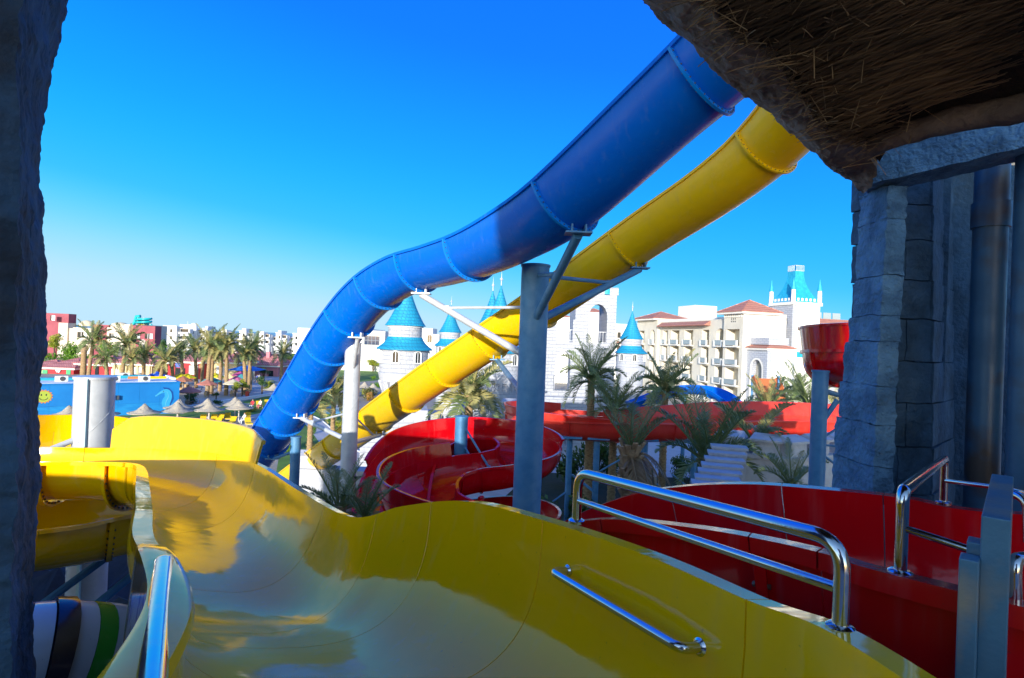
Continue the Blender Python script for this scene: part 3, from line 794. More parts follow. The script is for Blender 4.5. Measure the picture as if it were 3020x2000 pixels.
t_ych, r_ych = chute('yellow_slide', 'long straight yellow open chute running down beneath the blue one', ypath, 1.45, M_YEL2, M_YEL2, 4, [5, 13, 19, 24, 28, 32, 36, 41, 45], dep=.84)

# ------------------------------------------------------------------ support columns
def weld(mb, x, y, r_, z0, z1, pitch=2.1, ph=0.0):
    n_ = int((z1 - z0) / .12); pts = []
    for i in range(n_ + 1):
        z = z0 + (z1 - z0) * i / n_; q = ph + z * 2 * math.pi / pitch
        pts.append(V((x + (r_ + .001) * math.cos(q), y + (r_ + .001) * math.sin(q), z)))
    mb.tube(pts, .007, 4, caps=False)
def column(name, label, px, py, d, dia, zb=0.0, group=None, seam=True, matl=None, flat=True):
    top = P(px, py, d); t = thing(name, label, 'column', (top.x, top.y, zb), group)
    mb = MB(); mb.tube([V((top.x, top.y, zb)), V((top.x, top.y, top.z))], dia / 2, 28)
    mb.build('post', matl or M_GALV, t, 40)
    MB().lathe((top.x, top.y, top.z - .002), [(dia / 2 + .02, -.03), (dia / 2 + .02, .012), (dia / 2 - .02, .02)], 28).build('cap_plate', matl or M_GALV, t, 40)
    if seam:
        mb = MB(); weld(mb, top.x, top.y, dia / 2, zb, top.z - .05, ph=px); mb.build('weld_seam', matl or M_GALV, t, 60)
    t['_'] = 0; del t['_']
    return t, top
def arm(t, a, b, r_=.06, matl=None, name='arm', plate=True):
    a, b = V(a), V(b)
    MB().tube([a, b], r_, 14).build(name, matl or M_GALV, t, 40)
    if plate:
        d = (b - a).normalized()
        MB().box(a + d * .02, (.26, .26, .30)).build('gusset', matl or M_GALV, t)
        mb = MB(); mb.box(b + UP * .03, (.46, .34, .03)); mb.box(b + UP * .10 + V((.12, 0, 0)), (.03, .28, .14)); mb.box(b + UP * .10 - V((.12, 0, 0)), (.03, .28, .14))
        mb.build('saddle', matl or M_GALV, t)
def strut(t, a, b, r_=.032, matl=None):
    a, b = V(a), V(b); d = (b - a).normalized(); mb = MB(); mb.tube([a + d * .1, b - d * .1], r_, 10)
    mb.bar(a, a + d * .18, .05, .12); mb.bar(b - d * .18, b, .05, .12)
    mb.build('strut', matl or M_GALV, t)
def under(r_, c, k=.0):
    S, fr = r_[1], r_[2]; L, Rr, dep = S[c]; return (L + Rr) / 2 - fr[c][2] * (dep + .15 + k)
c1, p1_ = column('support_column', 'tall thick grey column standing between the blue chute and the red turns', 1580, 783, 12.6, .62)
X1, Y1 = p1_.x, p1_.y
def onc(px, py, top, d): # point on column surface axis at the pixel height
    return V((top.x, top.y, P(px, py, d).z))
arm(c1, onc(1590, 955, p1_, 12.6), under(r_blue, 12), .085)
arm(c1, onc(1620, 955, p1_, 12.6), under(r_ych, 13), .085)
arm(c1, onc(1535, 1060, p1_, 12.6), under(r_blue, 27), .08, M_STEELW)
arm(c1, onc(1510, 1190, p1_, 12.6), under(r_ych, 24), .075)
a_, b_ = onc(1580, 812, p1_, 12.6), under(r_ych, 13); strut(c1, a_, onc(1620, 955, p1_, 12.6).lerp(b_, .72), .045)
b_ = under(r_blue, 12); strut(c1, a_, onc(1590, 955, p1_, 12.6).lerp(b_, .62), .045)
b_ = under(r_blue, 27); strut(c1, onc(1530, 905, p1_, 12.6), onc(1535, 1060, p1_, 12.6).lerp(b_, .78), .035, M_STEELW)
c2, p2_ = column('support_column', 'slim silver column under the middle of the blue chute with shaded foot', 1042, 1012, 16.9, .46, matl=M_STEELW)
arm(c2, onc(1036, 1110, p2_, 16.9), under(r_blue, 40), .06, M_STEELW)
arm(c2, onc(1008, 1300, p2_, 16.9), under(r_blue, 56), .07, M_STEELW)
arm(c2, onc(1057, 1310, p2_, 16.9), under(r_ych, 36), .07, M_STEELW)
strut(c2, onc(1010, 1215, p2_, 16.9), onc(1008, 1300, p2_, 16.9).lerp(under(r_blue, 56), .8), .03, M_STEELW)
strut(c2, onc(1060, 1218, p2_, 16.9), onc(1057, 1310, p2_, 16.9).lerp(under(r_ych, 36), .8), .03, M_STEELW)
c3, p3_ = column('support_column', 'short blue grey column at the foot of the blue chute', 873, 1288, 19.6, .33)
arm(c3, onc(868, 1330, p3_, 19.6), under(r_blue, 64), .05)
c4, p4_ = column('support_column', 'thick silver column standing behind the yellow bend', 281, 1112, 10.3, .62, matl=M_STEELW)
MB().box(V((p4_.x + .09, p4_.y - .318, 5.5)), (.05, .05, 2 * (p4_.z - 5.5) - .02)).build('cable_duct', mat('pale_teal_duct', (.45, .62, .62), .5), c4)
def strut2(t, a, b, r_=.05): MB().tube([a, b], r_, 12).build('strut', M_STEELW, t, 40)
strut2(c4, onc(250, 1275, p4_, 10.3), P(150, 1325, 9.8)); strut2(c4, onc(230, 1480, p4_, 10.3), P(110, 1545, 9.4)); strut2(c4, onc(320, 1480, p4_, 10.3), P(350, 1520, 9.6))
# ------------------------------------------------------------------ red serpentine slide and its neighbours
def path_flume(name, label, pts, width, dep, matl, cuts, per=6, ring=.04, n=18, flange=.08, q=.75, up_end=None):
    C = catmull([E(*p) for p in pts], 3); st = []
    for i in range(len(C)):
        t = C[min(len(C) - 1, i + 1)] - C[max(0, i - 1)]; t.z = 0; s = t.normalized().cross(UP)
        st.append((C[i] - s * (width / 2), C[i] + s * (width / 2), dep))
    t_ = thing(name, label, 'slide', C[0] - UP * dep)
    return t_, flume(st, matl, t_, cuts, per=2, n=n, flange=flange, thick=.03, ring=ring, q=q, lip=.07, bolts=False, smooth=45)
serp = [(-2.7, 14.0, -5.6), (-3.15, 15.6, -4.9), (-3.25, 17.4, -4.0), (-2.95, 18.8, -3.55), (-2.2, 19.7, -3.35), (-1.2, 20.0, -3.25), (-.2, 20.0, -3.25), (.45, 19.5, -3.3), (.72, 18.6, -3.38), (.4, 17.7, -3.46), (-.4, 17.2, -3.55),
        (-1.2, 17.0, -3.65), (-2.0, 16.5, -3.78), (-2.35, 15.6, -3.9), (-2.1, 14.6, -4.05), (-1.2, 14.05, -4.2), (-.2, 14.1, -4.35), (.35, 14.8, -4.45), (.4, 15.7, -4.55), (-.1, 16.5, -4.7), (-1.2, 16.9, -5.0), (-2.2, 16.9, -5.3)]
t_ser, r_ser = path_flume('red_slide', 'dark red open slide winding in tight turns around the short grey column', serp, 1.95, .85, M_RED, list(range(8, 124, 8)))
Ns = len(r_ser[1])
def ix(k): return int(k * 6)
splash_wall(r_ser[1], r_ser[2], ix(2), ix(8), [.25, .35, .4, .4, .35, .3, .25], t_ser, M_RED, lean=.05, side=0)
splash_wall(r_ser[1], r_ser[2], ix(11.2), ix(15.2), [.42, .45, .45, .45, .4], t_ser, M_RED, lean=.06, side=1)
splash_wall(r_ser[1], r_ser[2], ix(16), ix(19), [.2, .3, .3, .2], t_ser, M_RED, lean=.05, side=0)
c5, p5_ = column('support_column', 'short grey column rising inside the red turns', 1362, 1228, 18.55, .42)
strut(c5, onc(1400, 1245, p5_, 18.5), E(-.5, 17.9, -4.1), .035); strut(c5, onc(1400, 1300, p5_, 18.5), E(-.6, 17.9, -4.6), .035)
r3 = [(21, 34.5, -3.95), (17, 34.2, -3.95), (13.5, 33.6, -4.0), (10, 32.4, -4.1), (6.5, 31.8, -4.15), (3.6, 32.0, -4.2), (1.6, 33.2, -4.25), (1.1, 35.0, -4.3), (2.2, 36.8, -4.4), (4.6, 37.4, -4.5), (8, 37.2, -4.6), (11.5, 36.9, -4.7)]
t_r3, r_r3 = path_flume('red_slide', 'wide sun-faded red slide sweeping behind the date palms', r3, 2.5, 1.15, M_REDL, list(range(5, 66, 5)), ring=.07, flange=.16)
splash_wall(r_r3[1], r_r3[2], 0, 26, [.75, .8, .8, .75, .6, .35], t_r3, M_REDL, lean=.25, side=1)
splash_wall(r_r3[1], r_r3[2], 26, 52, [.2, .35, .5, .55, .5, .4], t_r3, M_REDL, lean=.08, side=0)
k4 = .8
r4 = [(15.5 * k4, 15.2 * k4, .45 * k4), (12.6 * k4, 15.2 * k4, .3 * k4), (10.95 * k4, 15.6 * k4, .2 * k4), (10.05 * k4, 16.9 * k4, .1 * k4), (10.9 * k4, 18.3 * k4, 0), (12.6 * k4, 18.7 * k4, -.1), (15.5 * k4, 18.8 * k4, -.2)]
t_r4, r_r4 = path_flume('red_slide', 'high red slide bend bulging out from behind the right rock pillar', r4, 2.2 * k4, 1.0 * k4, M_RED, [8, 14, 18, 22, 26], ring=.06, flange=.10)
splash_wall(r_r4[1], r_r4[2], 0, 36, [.58] * 5, t_r4, M_RED, lean=.07, side=0)
c6, p6_ = column('support_column', 'grey braced column below the high red bend beside the rock pillar', 2420, 1094, 13.0, .34)
MB().tube([onc(2440, 1150, p6_, 13), P(2490, 1170, 13), P(2495, 1110, 13.2)], .065, 12).build('arm', M_GALV, c6, 40)
MB().tube([onc(2415, 1260, p6_, 13), P(2470, 1180, 12.9)], .06, 12).build('arm', M_GALV, c6, 40)
strut(c6, onc(2420, 1300, p6_, 13), P(2490, 1250, 13.2), .028); strut(c6, onc(2425, 1330, p6_, 13), P(2490, 1390, 13.2), .028); strut(c6, onc(2425, 1310, p6_, 13), P(2490, 1320, 13.2), .025)
M_ORANGE = gelcoat('orange_brown_gelcoat', (.52, .15, .045), .35)
# posts carrying the wide red slide
pg = 'thin posts under the wide red slide'
for k, (x, y) in enumerate([(3.4, 31.4), (4.9, 31.4), (7.6, 31.6), (10.6, 32.4), (13.6, 33.3), (16.6, 34.0)]):
    t = thing('support_column', 'thin grey braced post under the wide faded red slide', 'column', (x, y, 0), pg)
    MB().tube([V((x, y, 0)), V((x, y, EYE - 5.05))], .17, 16).build('post', M_GALV, t, 40)
    MB().box((x, y, EYE - 5.1), (1.2, 1.2, .12)).build('cap_plate', M_GALV, t)
    for s_, z_ in ((-1, 2.4), (1, 3.4)):
        MB().tube([V((x, y, z_)), V((x + s_ * 1.35, y - .5, z_ + (1.0 if k % 2 else -.9)))], .05, 8).build('strut', M_GALV, t)
# orange brown chute and the far blue slide in front of the hotel
def tilted_chute(name, label, a, b, width, dep, matl, cuts=(6, 12)):
    a, b = V(a), V(b); st = []
    for i in range(5):
        c = a.lerp(b, i / 4); t = (b - a); t.z = 0; s = t.normalized().cross(UP); st.append((c - s * width / 2, c + s * width / 2, dep))
    t_ = thing(name, label, 'slide', b); r_ = flume(st, matl, t_, list(cuts), per=4, n=10, flange=.1, thick=.06, ring=.08, q=.35, bolts=False); return t_
ob, oa = G(2285, 1262), None
ot = V((Xat(2262, 1108, 60), 60, P(2262, 1108, 60).z)); obp = V((Xat(2318, 1275, 57), 57, P(2318, 1275, 57).z))
t_or = tilted_chute('orange_slide', 'steep orange brown chute leaning on a steel frame before the white hotel annexe', ot, obp, 3.0, .7, M_ORANGE)
for sx in (-1.4, 1.4):
    MB().tube([V((ot.x + sx, ot.y + .3, 0)), V((ot.x + sx, ot.y + .3, ot.z))], .12, 10).build('frame_post', M_GALV, t_or)
MB().tube([V((ot.x - 1.4, ot.y + .3, 1)), V((ot.x + 1.4, ot.y + .3, ot.z - 1))], .07, 8).build('brace', M_GALV, t_or)
MB().tube([V((ot.x + 1.4, ot.y + .3, 1)), V((ot.x - 1.4, ot.y + .3, ot.z - 1))], .07, 8).build('brace', M_GALV, t_or)
fb = [(1850, 1188, 46), (1900, 1172, 46), (1960, 1152, 46.5), (2020, 1138, 47), (2080, 1140, 46), (2130, 1158, 44.5), (2180, 1195, 43), (2240, 1240, 42)]
t_fb, r_fb = chute('blue_slide', 'distant blue open chute arching behind the date palms in front of the hotel', fb, 1.7, M_BLUE, M_BLUEF, 4, [6, 12, 18, 24], dep=.7, ring=.1)
for k in (4, 12, 20):
    p = (r_fb[1][k][0] + r_fb[1][k][1]) / 2; MB().tube([V((p.x, p.y, 0)), V((p.x, p.y, p.z - .8))], .16, 10).build('post', M_GALV, t_fb)
# striped tube slide far below on the left
tt = thing('striped_tube_slide', 'closed tube slide striped in white, green, black and red below the yellow slide', 'slide', P(200, 1900, 4.5))
axis = [P(-260, 2080, 4.1), P(-60, 1990, 4.3), P(120, 1950, 4.5), P(300, 1950, 4.8), P(480, 1975, 5.2), P(660, 2030, 5.7)]
AX = catmull(axis, 24); c_ = {'w': (.36, .44, .55), 'b': (.02, .06, .35), 'k': (.012, .014, .03), 'g': (.02, .26, .03), 'r': (.5, .012, .02)}
bands = ['w', 'r', 'k', 'w', 'b', 'w', 'b', 'w', 'k', 'w', 'g', 'w', 'k', 'r', 'w', 'g', 'w', 'k', 'r', 'w']
nA = len(AX); w_ = nA / len(bands)
for k, c in enumerate(bands):
    a, b = int(k * w_), min(nA - 1, int((k + 1) * w_))
    MB().tube(AX[a:b + 1], .44 if c != 'k' or k != 8 else .47, 28).build('colour_band', gelcoat('tube_' + c, c_[c], .12), tt, 60)
# ------------------------------------------------------------------ castle and hotel
M_CAST = brickmat('white_castle_stone', (.46, .47, .50), (.42, .43, .47), (.38, .39, .43), scale=1.0, bw=.8, rh=.36, ms=.02, bump=1.0)
M_CASTP = mat('white_castle_plaster', (.50, .51, .54), .8, col2=(.43, .44, .48), scale=1.6, bump=.5, bscale=6, bdist=.1)
M_TEAL = brickmat('teal_shingle', (.012, .33, .52), (.010, .28, .46), (.008, .20, .36), scale=1.0, bw=.35, rh=.28, ms=.03, bump=.6, rough=.6)
M_TEALP = mat('teal_paint', (.02, .38, .58), .5, col2=(.015, .30, .50), scale=2)
M_DARKW = mat('dark_window_glass', (.02, .025, .03), .12, spec=.6)
M_WHITE = mat('white_trim', (.80, .80, .79), .6, col2=(.72, .72, .71), scale=3)
M_CREAM = mat('cream_hotel_plaster', (.68, .63, .52), .85, col2=(.63, .58, .48), scale=.5, col3=(.58, .53, .43), s3=.25)
M_HWHITE = mat('white_hotel_plaster', (.80, .77, .70), .85, col2=(.74, .71, .64), scale=.6)
M_TILE = brickmat('red_roof_tile', (.58, .27, .19), (.50, .21, .15), (.33, .13, .09), scale=1.0, bw=.35, rh=.4, ms=.05, bump=.8)
M_GREYST = brickmat('grey_rough_stone', (.50, .52, .56), (.44, .46, .51), (.34, .36, .41), scale=1.0, bw=.7, rh=.35, ms=.04, bump=.9)
M_GLASSR = mat('balcony_glass', (.30, .36, .38), .08, spec=.6)
M_METAL = mat('dark_railing_metal', (.10, .12, .15), .5, .5)

def arch_poly(w, spring, top, n=10):
    # half-ellipse from (-w/2, spring) over top to (w/2, spring)
    return [(-w / 2 * math.cos(math.pi * k / n), spring + (top - spring) * math.sin(math.pi * k / n)) for k in range(n + 1)]
class Face:
    """a vertical plane: origin o, unit direction along t, outward normal n"""
    def __init__(s, o, t, n): s.o, s.t, s.n = V(o), V(t).normalized(), V(n).normalized()
    def p(s, x, z, dpt=0.0): q = s.o + s.t * x + s.n * dpt; return V((q.x, q.y, z))
def slab(mb, F, x0, x1, z0, z1, d0, d1, mi=0):
    if x1 - x0 < .005 or z1 - z0 < .005: return
    vs = [F.p(x, z, d) for d in (d0, d1) for x, z in ((x0, z0), (x1, z0), (x1, z1), (x0, z1))]
    mb.add(vs, [(0, 3, 2, 1), (4, 5, 6, 7), (0, 1, 5, 4), (1, 2, 6, 5), (2, 3, 7, 6), (3, 0, 4, 7)], mi)
def arch_top(mb, F, x0, x1, spring, top, z1, d0, d1, mi=0):
    w = x1 - x0; c = (x0 + x1) / 2; ap = [(c + x, z) for x, z in arch_poly(w, spring, top)]
    n = len(ap); vs = []
    for d in (d0, d1):
        vs += [F.p(x, z, d) for x, z in ap] + [F.p(x, z1, d) for x, z in ap]
    fs = []
    for k in range(n - 1):
        fs.append((k, k + 1, n + k + 1, n + k)); o = 2 * n
        fs.append((o + k, o + n + k, o + n + k + 1, o + k + 1)); fs.append((k, o + k, o + k + 1, k + 1))
        fs.append((n + k, n + k + 1, o + n + k + 1, o + n + k))
    mb.add(vs, fs, mi)
def wall_openings(mb, F, x0, x1, z0, z1, cols, thick):
    """cols: list of (xa, xb, [(sill, spring, top), ...]) left to right; spring == top means a flat head"""
    x = x0
    for xa, xb, ops in cols:
        slab(mb, F, x, xa, z0, z1, -thick, 0); z = z0
        for sill, spring, top in ops:
            slab(mb, F, xa, xb, z, sill, -thick, 0)
            if top > spring + .01:
                zz = top + .12; arch_top(mb, F, xa, xb, spring, top, zz, -thick, 0); z = zz
            else: z = top
        slab(mb, F, xa, xb, z, z1, -thick, 0); x = xb
    slab(mb, F, x, x1, z0, z1, -thick, 0)
def arched_window(par, F, x, z0, w, hgt, frame=.09, pane=M_DARKW, fm=None):
    mb = MB(); ap = [(x - w / 2, z0)] + [(x + a, b) for a, b in arch_poly(w, z0 + hgt - w / 2, z0 + hgt, 8)] + [(x + w / 2, z0)]
    n = len(ap)
    mb.add([F.p(a, b, .03) for a, b in ap], [tuple(range(n))])
    wn_ = mb.build('window', pane, par)
    mb = MB(); k = 1 + 2 * frame / w
    op = [(x + (a - x) * k, z0 - frame * .5 + (b - z0) * (1 + frame / hgt)) for a, b in ap]
    vs = [F.p(a, b, .025) for a, b in ap] + [F.p(a, b, .10) for a, b in ap] + [F.p(a, b, .10) for a, b in op] + [F.p(a, b, .0) for a, b in op]
    fs = []
    for i in range(n - 1):
        for L_ in range(3): fs.append((L_ * n + i, L_ * n + i + 1, (L_ + 1) * n + i + 1, (L_ + 1) * n + i))
    mb.add(vs, fs); f = mb.build('frame', fm or M_WHITE, wn_)
    mb = MB(); slab(mb, F, x - w / 2 - .15, x + w / 2 + .15, z0 - .1, z0, 0, .16); slab(mb, F, x - .025, x + .025, z0, z0 + hgt * .95, .032, .06); mb.build('sill', fm or M_WHITE, wn_)
def turret(label, px, d, group, zshift=0.0, k=1.0, lowz=0.0, nwin=7, a0=-19.5):
    x = Xat(px, 1010, d); c = V((x, d, 0)); zz = EYE + zshift
    t = thing('castle_turret', label, 'turret', c, group)
    az = math.atan2(-x, -d)  # direction to camera
    toc = math.atan2(-d, -x)
    def ring(prof, name, m, n=36): return MB().lathe(c, prof, n).build(name, m, t, 35)
    ring([(1.85 * k, lowz), (1.85 * k, zz - 3.7 * k)], 'lower_shaft', M_CAST)
    ring([(2.02 * k, zz - 3.85 * k), (2.2 * k, zz - 3.2 * k), (2.24 * k, zz - 3.1 * k), (2.15 * k, zz - 3.05 * k)], 'corbel_ring', M_CASTP)
    ring([(2.12 * k, zz - 3.1 * k), (2.12 * k, zz - .9 * k)], 'upper_shaft', M_CAST)
    for i in range(18):
        q = 2 * math.pi * i / 18; u = V((math.cos(q), math.sin(q), 0)); s = V((-u.y, u.x, 0)); mb = MB(); w = .1 * k
        pts = [(1.8, -4.7), (1.9, -4.6), (2.17, -3.9), (2.17, -3.8), (1.8, -3.8)]
        vs = [c + u * (r_ * k) + s * (sg * w) + V((0, 0, zz + z_ * k)) for sg in (-1, 1) for r_, z_ in pts]
        mb.add(vs, [(0, 1, 2, 3, 4), (9, 8, 7, 6, 5)] + [(j, 5 + j, 5 + (j + 1) % 5, (j + 1) % 5) for j in range(5)])
        mb.build('corbel', M_CASTP, t)
    for i in range(nwin):
        q = toc + R(a0 + i * 360 / nwin); u = V((math.cos(q), math.sin(q), 0))
        F = Face(c + u * (2.12 * k - .02), V((-u.y, u.x, 0)), u); arched_window(t, F, 0, zz - 2.15 * k, .5 * k, .95 * k, .12 * k)
    mb = MB(); pr = []
    for i in range(7):
        s = i / 6; pr.append((2.42 * k * (1 - s) + 1.5 * k * s - .16 * k * math.sin(math.pi * s), zz + (-1.0 + 1.02 * s) * k))
    ring([(2.1 * k, zz - 1.12 * k), (2.42 * k, zz - 1.1 * k)] + pr, 'skirt_roof', M_TEAL)
    ring([(1.46 * k, zz), (1.46 * k, zz + 1.0 * k)], 'drum', M_CAST)
    ring([(1.56 * k, zz + .86 * k), (1.6 * k, zz + .95 * k), (1.5 * k, zz + 1.02 * k)], 'drum_cornice', M_WHITE)
    pr = [(1.4 * k, zz + 1.0 * k), (1.78 * k, zz + 1.0 * k)]
    for i in range(1, 13):
        s = i / 12; pr.append((max(.04, 1.74 * k * (1 - s) - .22 * k * math.sin(math.pi * s) * (1 - s * .5)), zz + (1.0 + 4.2 * s) * k))
    ring(pr, 'cone_roof', M_TEAL)
    fin = MB(); fin.tube([c + V((0, 0, zz + 5.15 * k)), c + V((0, 0, zz + 6.0 * k))], .05 * k, 8); fin.lathe(c + V((0, 0, zz + 5.75 * k)), [(.01, -.16 * k), (.11 * k, -.1 * k), (.16 * k, 0), (.11 * k, .1 * k), (.01, .16 * k)], 12)
    fin.tube([c + V((0, 0, zz + 5.9 * k)), c + V((0, 0, zz + 6.6 * k))], [.04 * k, .008], 6); fin.build('finial', M_STEELW, t, 40)
    return t
tg = 'teal roofed castle turrets'
turret('white castle turret with a teal bell roof and skirt directly below the blue chute', 1194, 50, tg)
turret('smaller teal coned turret between the blue chute and the yellow chute', 1327, 87, tg, a0=10)
turret('castle turret whose teal spire rises behind the yellow chute and silver strut', 1472, 53, tg, a0=-8)
turret('thin teal spire just left of a taller one above the yellow chute', 1448, 59, tg)
turret('slender teal roofed turret standing alone before the cream hotel', 1862, 84, tg, a0=15)

# gate tower with tall arches
def railing(par, F, x0, x1, z0, z1, dpt, step=.28, r_=.035, matl=None):
    mb = MB(); n = max(2, int((x1 - x0) / step))
    for i in range(n + 1):
        x = x0 + (x1 - x0) * i / n; mb.bar(F.p(x, z0, dpt), F.p(x, z1, dpt), r_, r_)
    mb.bar(F.p(x0, z1, dpt), F.p(x1, z1, dpt), r_ * 1.4, r_ * 1.4); mb.bar(F.p(x0, z0 + .08, dpt), F.p(x1, z0 + .08, dpt), r_ * 1.4, r_ * 1.4)
    return mb.build('railing', matl or M_METAL, par)
D = 60.0
def gx(px): return Xat(px, 1020, D)
def gz(py, px=1740): return P(px, py, D).z
gt = thing('castle_gatehouse', 'white stone castle gatehouse with tall pointed openings and railings behind the date palm', 'building', (gx(1740), D, 0))
F = Face((0, D, 0), (1, 0, 0), (0, -1, 0))
mb = MB()
wall_openings(mb, F, gx(1694), gx(1814), 0, gz(868), [(gx(1734), gx(1788), [(1.5, 3.6, 4.6), (gz(1012), gz(935), gz(896))])], 1.6)
mb.build('wall', M_CAST, gt)
mb = MB(); slab(mb, F, gx(1694), gx(1694) + .9, 0, gz(868) - .02, -6, -1.6); slab(mb, F, gx(1814) - .9, gx(1814), 0, gz(868) - .02, -6, -1.6); mb.build('side_wall', M_CAST, gt)
mb = MB(); wall_openings(mb, F, gx(1612), gx(1694), 0, gz(1012), [(gx(1640), gx(1684), [(gz(1155), gz(1070), gz(1038))])], 1.4); mb.build('wall', M_CAST, gt)
for a, b, t0, t1 in ((1612, 1640, 1012, 945), (1688, 1694, 1012, 945)):
    mb = MB(); slab(mb, F, gx(a), gx(b), gz(t0), gz(t1), -1.4, -.02); mb.build('merlon', M_CAST, gt)
railing(gt, F, gx(1640), gx(1690), gz(1010), gz(975), -.5, matl=M_STEELW); railing(gt, F, gx(1734), gx(1788), gz(1012), gz(978), -.4, matl=M_STEELW); railing(gt, F, gx(1636), gx(1688), gz(1156), gz(1112), .15)
mb = MB(); wall_openings(mb, Face((0, D - 4, 0), (1, 0, 0), (0, -1, 0)), gx(1595), gx(1830), 0, gz(1165), [(gx(1625), gx(1670), [(.4, 2.4, 3.2)]), (gx(1735), gx(1785), [(.4, 2.4, 3.2)])], 1.0); mb.build('lower_wall', M_CAST, gt)
for i, px in enumerate((1700, 1725, 1765, 1806)):
    mb = MB(); slab(mb, F, gx(px) - .45, gx(px) + .45, gz(868), gz(846 if i != 1 else 856), -1.0, -.02); mb.build('merlon', M_CAST, gt)
MB().lathe((gx(1786), D - -1.0, gz(866)), [(.9, 0), (.7, 1.0), (.02, 3.4)], 16).build('cone_roof', M_TEALP, gt, 35)
# castle curtain walls near the ground
def merlon_wall(label, a, b, z1, thick, matl, mer=1.0, gapm=.7, mh=.8, cap=True, group=None, name='castle_wall'):
    a, b = V(a), V(b); a.z = b.z = 0; t = (b - a); L_ = t.length; t.normalize(); n = V((t.y, -t.x, 0))
    F = Face(a, t, n); th_ = thing(name, label, 'wall', a, group)
    mb = MB(); slab(mb, F, 0, L_, 0, z1, -thick, 0); mb.build('wall_body', matl, th_)
    mb = MB(); slab(mb, F, -.05, L_ + .05, z1, z1 + .14, -thick - .1, .12); mb.build('ledge', M_CASTP, th_)
    x = .1
    while x + mer < L_ + .2:
        mb = MB(); slab(mb, F, x, x + mer, z1 + .14, z1 + .14 + mh, -thick + .05, -.05); m_ = mb.build('merlon', M_CASTP, th_)
        if cap:
            mb = MB(); vs = [F.p(xx, z1 + .14 + mh + zz, d) for xx, zz, d in ((x - .12, 0, .08), (x + mer + .12, 0, .08), (x + mer + .12, 0, -thick - .08), (x - .12, 0, -thick - .08),
                     (x - .12, .10, .08), (x + mer + .12, .10, .08), (x + mer + .0, .30, -thick * .6), (x + .0, .30, -thick * .6))]
            mb.add(vs, [(0, 3, 2, 1), (0, 1, 5, 4), (1, 2, 6, 5), (2, 3, 7, 6), (3, 0, 4, 7), (4, 5, 6, 7)]); mb.build('cap', M_CASTP, m_)
        x += mer + gapm
    return th_
zt = P(2300, 1362, 23).z
def W(px, py, d): return V((P(px, py, d).x, P(px, py, d).y, 0))
merlon_wall('white battlement with capped merlons beside the stepped ramp', W(2105, 1360, 24.5), W(2330, 1360, 23.0), zt, .9, M_CASTP, mer=1.0, gapm=.42, mh=.55)
merlon_wall('short white battlement end bending away behind the braced grey column', W(2330, 1360, 23.0), W(2520, 1350, 25.0), zt + .01, .9, M_CASTP, mer=1.0, gapm=.5, mh=.55)
merlon_wall('low white battlement at the foot of the silver column', W(860, 1440, 27), W(1180, 1440, 27), P(1000, 1395, 27).z, .8, M_CASTP, mer=1.0, gapm=3.0, mh=.5)
merlon_wall('white castle wall under the yellow chute with one shaded bay', W(1300, 1300, 44), W(1560, 1300, 44), P(1400, 1225, 44).z, 1.2, M_CAST, mer=1.3, gapm=1.0, mh=.9)
o = thing('castle_wall', 'sunlit white bastion block in front of the first castle turret', 'wall', W(1180, 1300, 42))
a = W(1062, 1300, 41); b = W(1290, 1300, 42)
F2 = Face(a, b - a, V(((b - a).y, -(b - a).x, 0))); L2 = (b - a).length; mb = MB(); z2 = P(1180, 1235, 42).z
slab(mb, F2, 0, L2 * .86, 0, z2, -3, 0); mb.build('wall_body', M_CAST, o); mb = MB(); slab(mb, F2, L2 * .7, L2 * .86, z2, z2 + .7, -3, .01); mb.build('merlon', M_CASTP, o)
mb = MB(); slab(mb, F2, L2 * .86, L2, 0, z2 + .3, -4, -.6); mb.build('wall_return', M_CAST, o)
mb = MB(); slab(mb, F2, L2 * .52, L2 * .7, z2, z2 + .5, -3, .01); mb.build('merlon', M_CASTP, o)
# stepped ramp of white blocks
st = thing('stepped_ramp', 'stepped white block ramp descending beside the palm trunk', 'steps', W(2120, 1420, 20))
for k in range(9):
    d = 20.6 - k * .55; p = P(2150 - k * 7.0, 1322 + k * 18.5, d); w = 1.12 + .02 * k
    MB().box((p.x, p.y, p.z / 2), (w, .60, p.z), rz=-.25).build('step', M_CASTP, st)
    MB().box((p.x, p.y, p.z + .04), (w + .12, .66, .09), rz=-.25).build('tread', M_CASTP, st)
